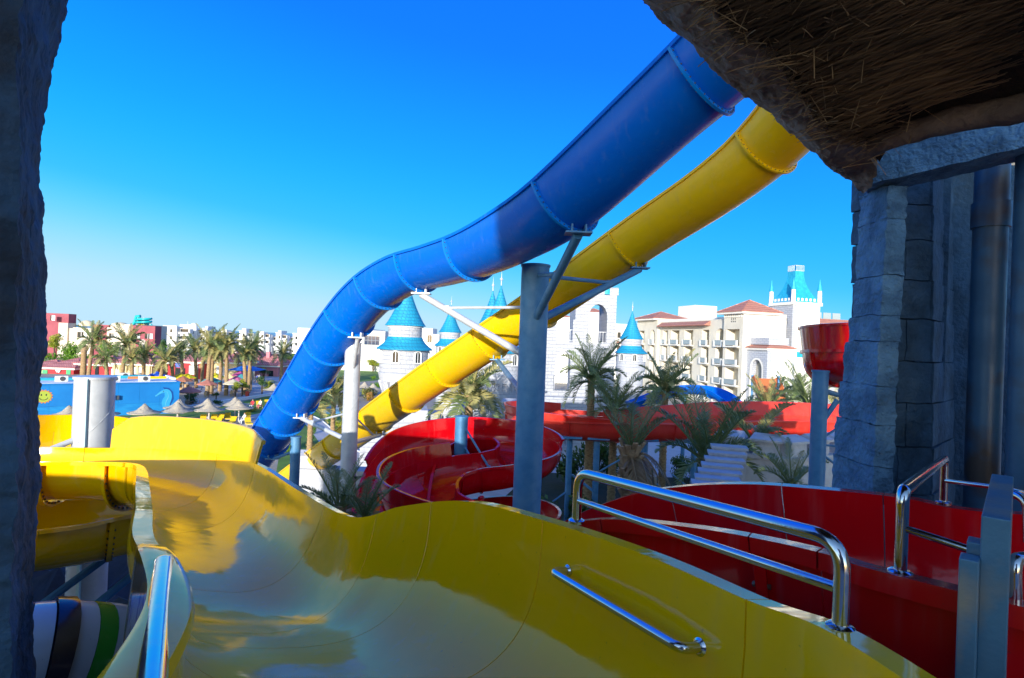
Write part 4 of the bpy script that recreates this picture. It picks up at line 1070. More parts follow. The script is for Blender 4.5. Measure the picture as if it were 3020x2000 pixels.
# ------------------------------------------------------------------ hotel behind the castle
TD = V((-.257, .967, 0)).normalized(); ND = V((-.967, -.257, 0)).normalized(); RD = -ND
K0 = V((40.5, 100, 0)); FL = [.7, 4.2, 7.75, 11.2]
ht = thing('hotel_building', 'cream four storey hotel with recessed balconies and red tiled hip roofs', 'building', K0)
FA = Face(K0, TD, ND)
def hip(par, F, x0, x1, d0, d1, z, hgt, over=.7, name='tile_roof', m_=None, ridge=0.0):
    x0 -= over; x1 += over; dd0, dd1 = d0 - over, d1 + over; cx, cd_ = (x0 + x1) / 2, (dd0 + dd1) / 2
    vs = [F.p(x0, z, dd0), F.p(x1, z, dd0), F.p(x1, z, dd1), F.p(x0, z, dd1), F.p(x0, z + .12, dd0), F.p(x1, z + .12, dd0), F.p(x1, z + .12, dd1), F.p(x0, z + .12, dd1)]
    rx = ridge / 2; vs += [F.p(cx - rx, z + hgt, cd_), F.p(cx + rx, z + hgt, cd_)]
    mb = MB().add(vs, [(0, 1, 2, 3), (0, 4, 5, 1), (1, 5, 6, 2), (2, 6, 7, 3), (3, 7, 4, 0), (4, 8, 9, 5), (5, 9, 6), (6, 9, 8, 7), (7, 8, 4)])
    o = mb.build(name, m_ or M_TILE, par)
    mb = MB(); slab(mb, F, x0 + .15, x1 - .15, z - .35, z - .005, dd0 + .15, dd1 - .15); mb.build('cornice', M_HWHITE, o)
    mb = MB()
    for a_, b_ in ((4, 8), (5, 9), (6, 9), (7, 8)): mb.bar(V(vs[a_]), V(vs[b_]), .16, .12)
    mb.build('hip_tiles', m_ or M_TILE, o)
    return o
def niche_cols(par, F, cols, proud, thick, z1, arch_top_cols=()):
    out = []
    for i, (xa, xb) in enumerate(cols):
        ops = []
        for j, f in enumerate(FL):
            top = f + 3.05
            if i in arch_top_cols and j == 3: ops.append((f, f + 2.0, f + 3.3))
            else: ops.append((f, top, top))
        out.append((xa, xb, ops))
    return out
def balconies(par, F, cols, proud, thick, arch_cols=()):
    for i, (xa, xb) in enumerate(cols):
        for j, f in enumerate(FL):
            mb = MB(); slab(mb, F, xa - .1, xb + .1, f - .22, f + .0, proud - .3, proud + .55); slab(mb, F, xa - .1, xa + .35, f, f + 1.0, proud + .40, proud + .55)
            slab(mb, F, xb - .35, xb + .1, f, f + 1.0, proud + .40, proud + .55)
            b = mb.build('balcony', M_HWHITE, par)
            mb = MB(); slab(mb, F, xa + .35, xb - .35, f + .12, f + 1.0, proud + .46, proud + .50); g = mb.build('glass_panel', M_GLASSR, b)
            mb = MB(); slab(mb, F, xa - .1, xb + .1, f + 1.0, f + 1.06, proud + .40, proud + .55); mb.build('hand_rail', M_STEELW, b)
            mb = MB(); w = min(1.5, (xb - xa) * .55); slab(mb, F, xa + .25, xa + .25 + w, f + .02, f + 2.3, proud - thick - .02, proud - thick + .06)
            d_ = mb.build('balcony_door', M_DARKW, par)
c_tow = [(.9, 4.7)]; c_mid = [(6.3, 9.0), (11.2, 13.6), (16.7, 20.0), (21.9, 25.3), (26.7, 28.8)]; c_left = [(31.3, 33.3), (36.3, 39.4)]
for cols, x0, x1, z1, proud, ac, nm in ((c_tow, 0, 5.5, 17.2, .0, (), 'tower'), (c_mid, 5.5, 30.2, 16.2, -.8, (0,), 'middle'), (c_left, 30.2, 40, 16.8, -.2, (0,), 'left')):
    FF = Face(FA.o + ND * proud, TD, ND)
    mb = MB(); wall_openings(mb, FF, x0 + .002, x1, 0, z1, niche_cols(ht, FF, cols, 0, 1.8, z1, ac), 1.8); mb.build('facade_wall', M_CREAM, ht)
    balconies(ht, FF, cols, 0, 1.8, ac)
    mb = MB(); slab(mb, FF, x0, x1, 0, z1 - .02, -9, -1.803); mb.build('building_body', M_CREAM, ht)
mb = MB(); slab(mb, FA, -.12, 0, 0, 17.2, -7.6, .0); mb.build('end_wall', M_HWHITE, ht)
hip(ht, FA, 0, 5.5, -6.5, 0, 17.3, 2.4, 1.0)
hip(ht, FA, 31, 39.5, -7.5, 0, 17.0, 1.9, 1.0)
for k in range(9):
    mb = MB(); slab(mb, FA, .35 + k * .58, .6 + k * .58, 16.4, 16.9, .0, .22); mb.build('dentil', M_HWHITE, ht)
for a in range(3):
    for b in range(2):
        mb = MB(); slab(mb, FA, 2.1 + a * .5, 2.35 + a * .5, 15.5 + b * .45, 15.75 + b * .45, -.02, .01); mb.build('vent_hole', M_DARKW, ht)
mb = MB(); vs = [FA.p(x, z, d) for x, z, d in ((10.8, 15.2, .6), (29.3, 15.2, .6), (29.3, 16.0, -.75), (10.8, 16.0, -.75), (10.8, 15.05, .6), (29.3, 15.05, .6), (29.3, 15.05, -.75), (10.8, 15.05, -.75))]
mb.add(vs, [(0, 1, 2, 3), (4, 7, 6, 5), (0, 4, 5, 1), (1, 5, 6, 2), (3, 7, 4, 0)]); mb.build('tile_canopy', M_TILE, ht)
mb = MB(); slab(mb, FA, 31, 38, 16.8, 20.6, -16, -10); mb.build('roof_block', M_HWHITE, ht); mb = MB(); slab(mb, FA, 9, 29, 16.2, 16.8, -3, -2.6); mb.build('parapet', M_HWHITE, ht)
# hotel castle tower
K1 = V((51.1, 104, 0)); F1 = Face(K1, TD, ND); F1r = Face(K1, RD, -TD)
ct = thing('hotel_castle_tower', 'square white stone tower with a flared teal roof and four corner pinnacles', 'tower', K1)
mb = MB(); wall_openings(mb, F1, 0, 6, 0, 19.6, [(1.2, 5.0, [(15.5, 16.0, 17.6)])], .8); mb.build('side_wall', M_GREYST, ct)
mb = MB(); slab(mb, F1, 0.003, 6, 0, 19.58, -6.0, -.803); mb.build('tower_body', M_HWHITE, ct)
mb = MB(); slab(mb, F1r, .803, 6.0, 0, 19.59, -6, .003); mb.build('front_wall', M_HWHITE, ct)
mb = MB(); slab(mb, F1r, -.25, 6.3, 19.2, 19.75, -6.2, .3); mb.build('cornice', M_HWHITE, ct)
mb = MB(); slab(mb, F1, 1.2, 5.0, 15.5, 17.6, -.82, -.75); mb.build('arch_recess', M_CREAM, ct); railing(ct, F1, 1.2, 5.0, 15.5, 16.4, -.2, .5, .07, M_STEELW)
arched_window(ct, F1, 2.4, 10.6, 1.0, 1.6)
mb = MB(); slab(mb, F1r, 1.2, 5.8, 9.6, 10.6, 0, .08); mb.build('teal_band', M_TEALP, ct)
cc = K1 + TD * 3 + RD * 3; mb = MB(); rows = []
for i in range(11):
    s = i / 10; w = 2.95 * (1 - s) ** 1.8 + .95 + .0 * s; z = 19.75 + 6.0 * s
    w = .95 + 2.1 * (1 - s) ** 2
    rows.append([cc + TD * (a * w) + RD * (b * w) + V((0, 0, z)) for a, b in ((-1, -1), (1, -1), (1, 1), (-1, 1))])
mb.grid(rows, closed=True); mb.f.append(tuple(range(40, 44))); mb.mi.append(0); rf = mb.build('flared_roof', M_TEALP, ct)
for k in range(5):
    for F_, off in ((Face(cc - RD * 2.92, TD, ND), 0), (Face(cc - TD * 2.92, RD, -TD), 0)):
        mb = MB(); slab(mb, F_, -2.0 + k * .9, -1.6 + k * .9, 20.0, 20.5, -.1, .03); mb.build('roof_window', M_WHITE, rf)
Ft = Face(cc - TD * .9 - RD * .9, TD, ND)
for F_ in (Face(cc - RD * .95 - TD * .95, TD, ND), Face(cc - TD * .95 - RD * .95, RD, -TD)): railing(ct, F_, 0, 1.9, 25.75, 26.8, 0, .25, .06, M_STEELW)
for a, b in ((-1, -1), (1, -1), (1, 1), (-1, 1)):
    p = cc + TD * (a * 2.9) + RD * (b * 2.9)
    pn = MB(); pn.lathe(p, [(.42, 19.7), (.36, 22.0)], 14); o = pn.build('pinnacle', M_HWHITE, ct, 40); MB().lathe(p, [(.46, 22.0), (.02, 24.2)], 14).build('pinnacle_cone', M_TEALP, o, 40)
# annexe
K2 = V((42.7, 95, 0)); F2a = Face(K2, TD, ND); F2r = Face(K2, RD, -TD)
an = thing('hotel_annexe', 'low white annexe with a tall arched doorway and red tile eaves before the hotel', 'building', K2)
mb = MB(); wall_openings(mb, F2a, 0, 5.2, 0, 10.8, [(1.1, 3.9, [(.05, 7.2, 9.0)])], .9); mb.build('side_wall', M_GREYST, an)
mb = MB(); slab(mb, F2r, .903, 5.0, 0, 10.79, -5.1, .003); mb.build('front_wall', M_HWHITE, an)
mb = MB(); slab(mb, F2a, .003, 5.1, 0, 10.7, -.95, -.903); mb.build('arch_back', M_CREAM, an)
mb = MB(); ap = arch_poly(2.8, 7.2, 9.0, 12); n = len(ap)
vs = [F2a.p(2.5 + x, z, d) for d in (0, .12) for x, z in [(-1.4, .05)] + ap + [(1.4, .05)]] + [F2a.p(2.5 + x * 1.22, z + .3 * (z > 7.2), .12) for x, z in [(-1.4, .05)] + ap + [(1.4, .05)]]
m_ = n + 2; mb.add(vs, [(i, i + 1, m_ + i + 1, m_ + i) for i in range(m_ - 1)] + [(m_ + i, m_ + i + 1, 2 * m_ + i + 1, 2 * m_ + i) for i in range(m_ - 1)]); mb.build('arch_surround', M_HWHITE, an)
hip(an, F2a, 0, 5.2, -5, 0, 11.0, 1.0, .45, ridge=2)
mb = MB(); slab(mb, F2a, .5, 5.2, 11.6, 12.8, -4.6, -.6); mb.build('parapet', M_GREYST, an)
for r_ in range(2):
    for k in range(3):
        mb = MB(); slab(mb, F2r, 2.2 + k * .75, 2.42 + k * .75, 3.0 + r_ * 4.6, 5.0 + r_ * 4.6, -.02, .012); mb.build('slit_window', M_GREYST, an)
K3 = V((60.5, 112, 0)); F3 = Face(K3, TD, ND); F3r = Face(K3 - RD * 5, RD, -TD)
rw = thing('hotel_wing', 'grey rough stone hotel wing with tiled parapet behind the high red bend', 'building', K3)
mb = MB(); slab(mb, F3r, -1.5, 26, 0, 15.5, -8, 0); mb.build('wing_wall', M_GREYST, rw); mb = MB(); slab(mb, F3r, -1.9, 26, 15.5, 16.2, -8, .6); mb.build('cornice', M_HWHITE, rw)
mb = MB(); vs = [F3r.p(x, z, d) for x, z, d in ((-1.9, 16.2, .7), (26, 16.2, .7), (26, 17.4, -1.0), (-1.2, 17.4, -1.0))]; vs += [F3r.p(x, 16.19, d) for x, d in ((-1.9, .7), (26, .7), (26, -1), (-1.2, -1))]
mb.add(vs, [(0, 1, 2, 3), (4, 7, 6, 5), (3, 7, 4, 0)]); mb.build('tile_canopy', M_TILE, rw)
for k in range(5): mb = MB(); slab(mb, F3r, .6 + k * 2.3, 2.5 + k * 2.3, 17.2, 18.7, -2.0, -1.9); mb.build('parapet_panel', M_GLASSR, rw)
mb = MB(); slab(mb, F3r, 3.6, 3.9, 0, 15.5, 0, .2); mb.build('pilaster', M_HWHITE, rw)
# hotel block far behind the gatehouse
hb = thing('hotel_building', 'distant cream hotel block seen through the gatehouse arch', 'building', V((Xat(1730, 1020, 150), 150, 0)))
Fh = Face((Xat(1600, 1020, 150), 150, 0), (1, 0, 0), (0, -1, 0))
def bx(par, nm, F, x0, x1, z0, z1, d0, d1, m_): mb = MB(); slab(mb, F, x0, x1, z0, z1, d0, d1); return mb.build(nm, m_, par)
bx(hb, 'block', Fh, 0, 22.5, 0, 16.2, -12, 0, M_HWHITE); bx(hb, 'block', Fh, 1, 8, 16.2, 17.5, -10, -2, M_CREAM); bx(hb, 'block', Fh, 11.5, 15.5, 0, 19.0, -10, -.02, M_HWHITE)
hip(hb, Fh, 11.5, 15.5, -6, 0, 19.0, 1.2, .4); hip(hb, Fh, 1, 7.5, -8, -2.5, 17.5, 1.0, .4)
for zf in (2, 5.5, 9, 12.5):
    for xx in (1.2, 2.6, 17.5, 19.6, 21.2): bx(hb, 'window', Fh, xx, xx + .9, zf, zf + 1.5, -.01, .04, M_DARKW)
for xx in (16.2, 19.5): bx(hb, 'tile_band', Fh, xx, xx + 2.2, 11.0, 11.5, .02, .5, M_TILE)
# white hotel block with a dark glazed opening, between the blue chute and the first turret
wb = thing('white_building', 'long white flat roofed block with a dark blue glazed opening beside the turret', 'building', V((Xat(1100, 1000, 170), 170, 0)))
Fw = Face((Xat(1035, 1000, 170), 170, 0), (1, 0, 0), (0, -1, 0)); kx = 170 / FPX
bx(wb, 'block', Fw, -16, 100 * kx, 0, P(1090, 975, 170).z, -20, 0, M_HWHITE); bx(wb, 'block', Fw, 25 * kx, 55 * kx, 0, P(1075, 970, 170).z, -20, -1, M_HWHITE)
o = bx(wb, 'glazing', Fw, 40 * kx, 84 * kx, P(1090, 1017, 170).z, P(1090, 991, 170).z, -.02, .1, mat('blue_glazing', (.01, .04, .10), .1))
for k in range(5): bx(wb, 'mullion', Fw, (40 + 11 * k) * kx - .08, (40 + 11 * k) * kx + .08, P(1090, 1017, 170).z, P(1090, 991, 170).z, .1, .2, M_METAL)
bx(wb, 'transom', Fw, 40 * kx, 84 * kx, P(1090, 1004, 170).z - .07, P(1090, 1004, 170).z + .07, .1, .19, M_METAL)
w2 = thing('white_building', 'pale domed block peeping between the two nearest teal turret roofs', 'building', V((Xat(1270, 1000, 140), 140, 0)))
F9 = Face((Xat(1240, 1000, 140), 140, 0), (1, 0, 0), (0, -1, 0)); k9 = 140 / FPX
bx(w2, 'block', F9, 0, 55 * k9, 0, P(1265, 985, 140).z, -10, 0, M_HWHITE); bx(w2, 'block', F9, 0, 34 * k9, 0, P(1262, 968, 140).z, -9, -.6, M_HWHITE); arched_window(w2, F9, 27 * k9, P(1265, 998, 140).z - 1, 1.1, 1.9)
# ------------------------------------------------------------------ left: town houses, shops, mural building
M_PINK = mat('dusty_pink_plaster', (.34, .085, .105), .85, col2=(.30, .07, .09), scale=.4)
M_SAND = mat('sand_plaster', (.68, .58, .46), .85, col2=(.62, .52, .41), scale=.5)
M_SANDL = mat('pale_dome_plaster', (.74, .64, .42), .85, col2=(.68, .57, .36), scale=.6)
M_WAPT = mat('white_apartment_plaster', (.80, .78, .74), .85, col2=(.74, .72, .68), scale=.3)
M_SHOPR = mat('shop_red_plaster', (.45, .035, .04), .8, col2=(.38, .03, .035), scale=.8)
M_SHOPC = mat('shop_cream_plaster', (.66, .52, .28), .85, col2=(.60, .46, .24), scale=.8)
M_PTILE = brickmat('pink_roof_tile', (.62, .26, .23), (.55, .21, .19), (.36, .12, .11), scale=1.0, bw=.5, rh=.55, ms=.07, bump=.9)
M_GREEN = mat('green_shutter', (.05, .42, .16), .6); M_LGREEN = mat('pale_green_panel', (.42, .66, .26), .6)
M_SHUT = mat('grey_roller_shutter', (.50, .52, .53), .5, col2=(.44, .46, .47), scale=1, stretch=(.1, .1, 12))
def BB(dist, px0): return Face((Xat(px0, 980, dist), dist, 0), (1, 0, 0), (0, -1, 0))
def zpx(py, px, d): return P(px, py, d).z
D1 = 180.0
Fp = BB(D1, 0)
def u(px, d=D1): return (px) * d / FPX
def zz(py, px=300, d=D1): return zpx(py, px, d)
pk = thing('pink_building', 'dusty pink and sand coloured villa with two flat domes behind the shops', 'building', V((Xat(300, 980, D1), D1, 0)))
for nm, x0, x1, yt, d0, d1, m_ in (('block', 60, 186, 920, -14, -2, M_PINK), ('block', 60, 180, 947, -2, 0, M_PINK), ('block', 179, 206, 952, -14, 1.0, M_SAND), ('block', 206, 228, 968, -14, .4, M_SAND), ('block', 226, 280, 966, -6, 1.6, M_SAND), ('block', 228, 277, 955, -14, -6, M_SAND),
                                 ('block', 277, 323, 957, -12, 0.4, M_PINK), ('block', 323, 382, 959, -14, -.2, M_SAND), ('block', 323, 372, 966, -2, 1.2, M_SAND), ('block', 378, 402, 957, -16, 2.0, M_SAND), ('block', 400, 472, 960, -14, 2.6, M_PINK), ('block', 190, 400, 954, -16, -13, M_PINK)):
    bx(pk, nm, Fp, u(x0), u(x1), 0, zz(yt, x0), max(d0, d1 - 3.2) if d0 > -15 else d0, d1, m_)
for x, r_, zt_ in ((221, 22, 943), (321, 24, 949)):
    c = Fp.p(u(x), 0, -5); rr = u(r_); h0 = zz(958, x); h1 = zz(zt_, x)
    MB().lathe(c, [(rr * math.cos(math.pi / 2 * k / 8), h0 - .3 + (h1 - h0 + .3) * math.sin(math.pi / 2 * k / 8)) for k in range(8)] + [(.02, h1)], 24).build('dome', M_SANDL, pk, 60)
for x0, x1, y0, y1, dd in ((147, 157, 930, 945, .05), (180, 192, 983, 994, 1.05), (240, 263, 979, 995, 1.65), (330, 348, 983, 996, 1.25), (410, 425, 984, 998, 2.65), (443, 462, 984, 999, 2.65), (204, 214, 1040, 1058, .9), (340, 352, 1020, 1045, 1.3)):
    o = bx(pk, 'window', Fp, u(x0), u(x1), zz(y1, x0), zz(y0, x0), dd - .03, dd + .03, M_DARKW)
    bx(pk, 'shutter', Fp, u(x1) - .4, u(x1) + .5, zz(y1, x0), zz(y0, x0), dd + .03, dd + .12, M_WHITE); mb = MB(); slab(mb, Fp, u((x0 + x1) / 2) - .06, u((x0 + x1) / 2) + .06, zz(y1, x0), zz(y0, x0), dd + .03, dd + .08); mb.build('mullion', M_WHITE, o)
MB().lathe(Fp.p(u(438), 0, 2.2), [(u(12), 0), (u(12), zz(1012, 438)), (u(9), zz(1005, 438)), (u(4), zz(1001, 438)), (.05, zz(1000, 438))], 20).build('porch', M_SAND, pk, 50)
# slide structure on the roofs beyond: a teal spiral and frame
sp = thing('teal_tube_slide', 'small teal spiral tube slide rising behind the pink villa roof', 'slide', Fp.p(u(420), 0, -30))
d_ = 215; c = V((Xat(424, 955, d_), d_, zpx(948, 424, d_)))
MB().tube([c + V((2.6 * math.cos(q), 2.6 * math.sin(q) * .6, -1.2 + q * .18)) for q in [i * .3 for i in range(44)]], .42, 10).build('spiral_tube', mat('teal_tube', (.01, .42, .44), .3), sp, 60)
MB().tube([V((Xat(391, 958, d_), d_, zpx(958, 391, d_))), V((Xat(397, 955, d_), d_, zpx(952, 397, d_))), V((Xat(402, 935, d_), d_, zpx(934, 402, d_))), V((Xat(414, 933, d_), d_, zpx(933, 414, d_)))], .6, 10).build('chute', MATS['teal_tube'], sp, 60)
for dx in (-2.4, 0, 2.4): MB().tube([V((c.x + dx, c.y, 0)), V((c.x + dx, c.y, c.z + 1.5))], .15, 8).build('post', M_STEELW, sp)
MB().tube([c + V((-1.6, -.4, -1.4)), c + V((2.6, -.4, -1.9))], .4, 8).build('chute', MATS['yellow_chute_gelcoat'], sp)
# white apartment row along the sea
D2 = 290.0
grp = 'white apartment blocks along the sea'
rnd = random.Random(11)
def apt(px0, px1, yt, dist, label, win=True, tower=None, m_=None, yb=1040):
    F_ = BB(dist, px0); w = (px1 - px0) * dist / FPX; z1 = zpx(yt, (px0 + px1) / 2, dist); t = thing('apartment_building', label, 'building', F_.p(w / 2, 0, 0), grp)
    m_ = m_ or M_WAPT; k = dist / FPX
    bx(t, 'block', F_, 0, w * .55, 0, z1, -5, 0, m_); bx(t, 'block', F_, w * .55, w, 0, z1 - .9, -5, -2.2, m_)
    if tower is not None: bx(t, 'block', F_, w * .1, w * .42, z1, z1 + 1.3, -9, -1.5, m_)
    bx(t, 'parapet', F_, -.2, w * .56, z1, z1 + .35, -.6, .25, m_)
    bx(t, 'tile_band', F_, w * .6, w * .94, z1 - 1.05, z1 - .82, -2.19, -1.6, M_SAND)
    for j in range(2):
        z = z1 - 3.2 - j * 3.2
        if z < .5: break
        bx(t, 'loggia', F_, w * .60, w * .93, z, z + 2.2, -2.21, -2.14, M_DARKW); bx(t, 'balcony', F_, w * .57, w * .96, z - .15, z + .75, -2.15, -1.2, m_)
        bx(t, 'window', F_, w * .28, w * .28 + 1.0, z + .4, z + 1.9, -.02, .05, M_DARKW)
    return t
apt(552, 600, 968, 270, 'white domed apartment block with arched top window beside the pink villa')
apt(482, 552, 963, 262, 'broad blank white apartment wall right behind the pink villa')
adj = ['with the stair gable next to the domed block', 'with a wide blank side wall', 'set back with low roof']
for i, (a, b, y) in enumerate([(598, 622, 970), (622, 650, 979), (652, 682, 974), (684, 704, 985), (706, 742, 977), (744, 762, 987), (764, 790, 980), (792, 812, 989), (814, 842, 983), (844, 862, 991), (864, 892, 985), (894, 912, 993), (914, 940, 987)]):
    apt(a, b, y, D2 + (i % 2) * 14, 'white stepped seaside apartment block with balconies in the far row', tower=(1 if i % 4 == 0 else None))
w = thing('rooftop_arch', 'small domed white pavilion crowning the far white apartments', 'building', V((Xat(545, 965, 275), 275, 0)))
cx = V((Xat(572, 965, 276), 276, zpx(968, 572, 276)))
MB().lathe(cx, [(1.6, 0), (1.6, 1.2), (1.2, 2.0), (.5, 2.5), (.05, 2.6)], 16).build('dome', M_WAPT, w, 50); MB().box(cx + V((-3.6, 0, .7)), (5.4, 2, 1.8)).build('block', M_WAPT, w); MB().tube([cx + V((-3, 0, 1.5)), cx + V((-3, 0, 3.4))], .12, 6).build('mast', M_STEELW, w)
# shops with pink tiled roofs
D3 = 122.0
sh = thing('shop_row', 'long row of red and cream kiosks under pink tiled hip roofs', 'building', V((Xat(350, 1080, D3), D3, 0)))
Fs = BB(D3, 0)
def us(px): return px * D3 / FPX
def zs(py, px=350): return zpx(py, px, D3)
def shop(x0, x1, d0, d1, m_, eave, ridge, rh, nm='shop_wall'):
    bx(sh, nm, Fs, us(x0), us(x1), 0, zs(eave, x0), d0, d1, m_)
    hip(sh, Fs, us(x0), us(x1), d0, d1, zs(eave, x0) + .03, rh, .8, m_=M_PTILE, ridge=max(0, us(x1 - x0) - (d1 - d0)) if ridge else 0)
shop(60, 170, -9, -1, M_SHOPR, 1082, 1, 1.5); shop(165, 245, -9, 2.2, M_SHOPR, 1082, 0, 2.0); shop(240, 345, -9, .4, M_SHOPR, 1072, 1, 1.9)
shop(345, 460, -9, 1.0, M_SHOPC, 1070, 1, 2.2); shop(455, 532, -9, -2, M_SHOPR, 1068, 1, 1.8); shop(530, 612, -9, 2.0, M_SHOPR, 1064, 0, 2.3); shop(612, 700, -9, -.5, M_SHOPC, 1066, 1, 1.9)
for x0, x1, y0, y1, dd, m_, nm in ((137, 156, 1090, 1112, 2.2, M_LGREEN, 'shutter'), (156, 170, 1090, 1112, 2.2, M_GREEN, 'shutter'), (225, 237, 1085, 1105, 2.2, M_GREEN, 'shutter'), (172, 220, 1104, 1112, 2.2, M_SHUT, 'counter'), (343, 371, 1087, 1110, 1.0, M_SHUT, 'roller_shutter'),
                                 (398, 440, 1082, 1110, 1.0, M_SHUT, 'roller_shutter'), (318, 340, 1076, 1092, .5, mat('dark_red_awning', (.25, .01, .02), .7), 'awning'), (460, 482, 1074, 1112, -1.95, M_DARKW, 'doorway'), (497, 530, 1076, 1112, -1.95, M_SHUT, 'roller_shutter'),
                                 (538, 552, 1066, 1082, 2.05, mat('blue_panel', (.05, .12, .5), .5), 'panel'), (538, 566, 1084, 1112, 2.04, M_DARKW, 'doorway'), (578, 604, 1077, 1103, 2.05, mat('kiosk_shutter', (.66, .64, .56), .6), 'roller_shutter'), (640, 668, 1080, 1110, -.4, M_SHUT, 'roller_shutter'), (290, 300, 1075, 1110, .45, M_DARKW, 'doorway')):
    bx(sh, nm, Fs, us(x0), us(x1), zs(y1, x0), zs(y0, x0), dd - .2, dd + .12, m_)
for k in range(7): bx(sh, 'column', Fs, us(352 + k * 17) - .2, us(352 + k * 17) + .2, 0, zs(1070, 352), .9, 1.3, M_SHOPC)
def curve_sign(par, pts, F, dd, r_, m_, nm='sign'):
    MB().tube([F.p(x, z, dd) for x, z in pts], r_, 6).build(nm, m_, par)
M_SIGNW = mat('white_sign_paint', (.8, .8, .8), .5)
def text_obj(txt, loc, rot, size, m_, par, nm='lettering', ext=.02):
    cu = bpy.data.curves.new(nm, 'FONT'); cu.body = txt; cu.size = size; cu.extrude = ext; cu.align_x = 'CENTER'
    o = bpy.data.objects.new(nm + '_curve', cu); COL.objects.link(o); dg = bpy.context.evaluated_depsgraph_get(); me = bpy.data.meshes.new_from_object(o.evaluated_get(dg)); bpy.data.objects.remove(o)
    me.materials.clear(); me.materials.append(m_); q = bpy.data.objects.new(nm, me); COL.objects.link(q); q.location = loc; q.rotation_euler = rot
    if par is not None: q.parent = par; q.matrix_parent_inverse = wm(par).inverted()
    return q
# white script scribbles on the two kiosk fascias
rn = random.Random(5)
for (xa, xb, yy, dd, m_) in ((582, 606, 1072, 2.3, M_SIGNW), (196, 208, 1092, 2.4, M_SIGNW), (392, 414, 1077, 1.25, mat('brown_sign', (.2, .08, .03), .6))):
    pts = []; n = 22
    for i in range(n): pts.append((us(xa + (xb - xa) * i / (n - 1)) + .16 * math.sin(i * 2.1), zs(yy, xa) + .32 * math.sin(i * 1.35) + .1 * math.sin(i * .4)))
    curve_sign(sh, catmull([V((a, 0, b)) for a, b in pts], 3) and [(p.x, p.z) for p in catmull([V((a, 0, b)) for a, b in pts], 3)], Fs, dd, .07, m_)
# houses with pink roofs right of the shops
ph = 'pink roofed houses beyond the palms'
for px, d, w_, yt, yb, m_, lab in ((690, 150, 60, 1068, 1100, M_SAND, 'sand walled pink hip roofed house behind the palm plaza'), (790, 135, 70, 1078, 1120, mat('pink_wall', (.60, .22, .24), .85), 'pink walled house stepping up behind the flower bushes'), (745, 165, 40, 1062, 1085, M_PINK, 'small pink tower house roof above the palms')):
    t = thing('pink_roofed_house', lab, 'house', V((Xat(px, 1080, d), d, 0)), ph); F_ = BB(d, px - w_ / 2); ww = w_ * d / FPX; ze = zpx(yt, px, d)
    bx(t, 'wall', F_, 0, ww, 0, ze, -8, 0, m_); hip(t, F_, 0, ww, -8, 0, ze + .03, 2.6, .8, m_=M_PTILE, ridge=1.5); bx(t, 'window', F_, ww * .6, ww * .6 + 1.1, ze - 2.6, ze - 1.2, -.02, .05, M_DARKW)
    bx(t, 'chimney', F_, ww * .3, ww * .3 + .8, ze, ze + 3.2, -3, -2.2, m_)
# mural building
D4 = 71.0
mu = thing('mural_building', 'low blue walled building painted with sea creatures behind the straw parasols', 'building', V((Xat(300, 1180, D4), D4, 0)))
Fm = Face((-41.2, 71, 0), (.756, .654, 0), (.654, -.756, 0)); km = D4 / FPX
M_MUR = mat('blue_mural_paint', (.004, .17, .50), .5, col2=(.006, .20, .55), scale=.4)
M_MUR2 = mat('pale_sea_mural_paint', (.005, .19, .52), .5, col2=(.012, .25, .58), scale=.8, stretch=(1, 1, 3))
zt0 = zpx(1129, 535, 71); W_ = 21.0
for k in range(10):  # wall panels with joints
    x1 = -k * W_ / 10; x0 = x1 - W_ / 10 + .012
    bx(mu, 'wall_panel', Fm, x0, x1, zpx(1186, 535, 71), zt0, -.25, 0, M_MUR); bx(mu, 'lower_panel', Fm, x0, x1, 0, zpx(1186, 535, 71) - .01, -.25, .01, M_MUR2)
bx(mu, 'wall_core', Fm, -W_, -.1, 0, zt0 - .1, -8, -.26, M_MUR)
bx(mu, 'roof_slab', Fm, -W_, .1, zt0, zt0 + .12, -8, .12, M_MUR); bx(mu, 'roof_screed', Fm, -W_ + .3, -.3, zt0 + .12, zt0 + .16, -8, -.4, M_WHITE)
bx(mu, 'back_parapet', Fm, -W_, .1, zt0, zt0 + .22, -8.4, -8, M_WHITE); bx(mu, 'side_parapet', Fm, -.25, .1, zt0 + .12, zt0 + .4, -8, -3, M_WHITE)
bx(mu, 'roof_stripe', Fm, -4.8, -3.0, zt0 + .13, zt0 + .45, -5.2, -5, mat('orange_trim', (.7, .2, .05), .6)); bx(mu, 'roof_stripe', Fm, -3.0, -.6, zt0 + .13, zt0 + .45, -5.2, -5, MATS['yellow_chute_gelcoat'])
bx(mu, 'roof_pool', Fm, -9.5, -2.5, zt0 + .16, zt0 + .5, -7.6, -6.2, mat('teal_roof_paint', (.02, .36, .45), .5))
bx(mu, 'roof_band', Fm, -W_, -9.2, zt0 + .16, zt0 + .42, -5.5, -4.2, MATS['teal_roof_paint'])
M_ACG = mat('air_unit_metal', (.70, .70, .68), .5, col2=(.6, .6, .58), scale=3); M_ACD = mat('air_unit_grille', (.06, .06, .06), .6)
for i, (x, dd) in enumerate(((-6.6, -1.6), (-3.6, -1.2), (-11.5, -2.4), (-5.0, -6.8))):
    t = thing('air_conditioner', 'white air conditioning unit with round grille on the mural building roof', 'air conditioner', Fm.p(x, zt0 + .16, dd), 'air units on the mural roof')
    bx(t, 'casing', Fm, x - .6, x + .6, zt0 + .16, zt0 + .8, dd - .3, dd + .1, M_ACG); c = Fm.p(x + .1, zt0 + .48, dd + .12)
    MB().tube([c, c + Fm.n * .03], .26, 16).build('grille', M_ACD, t)
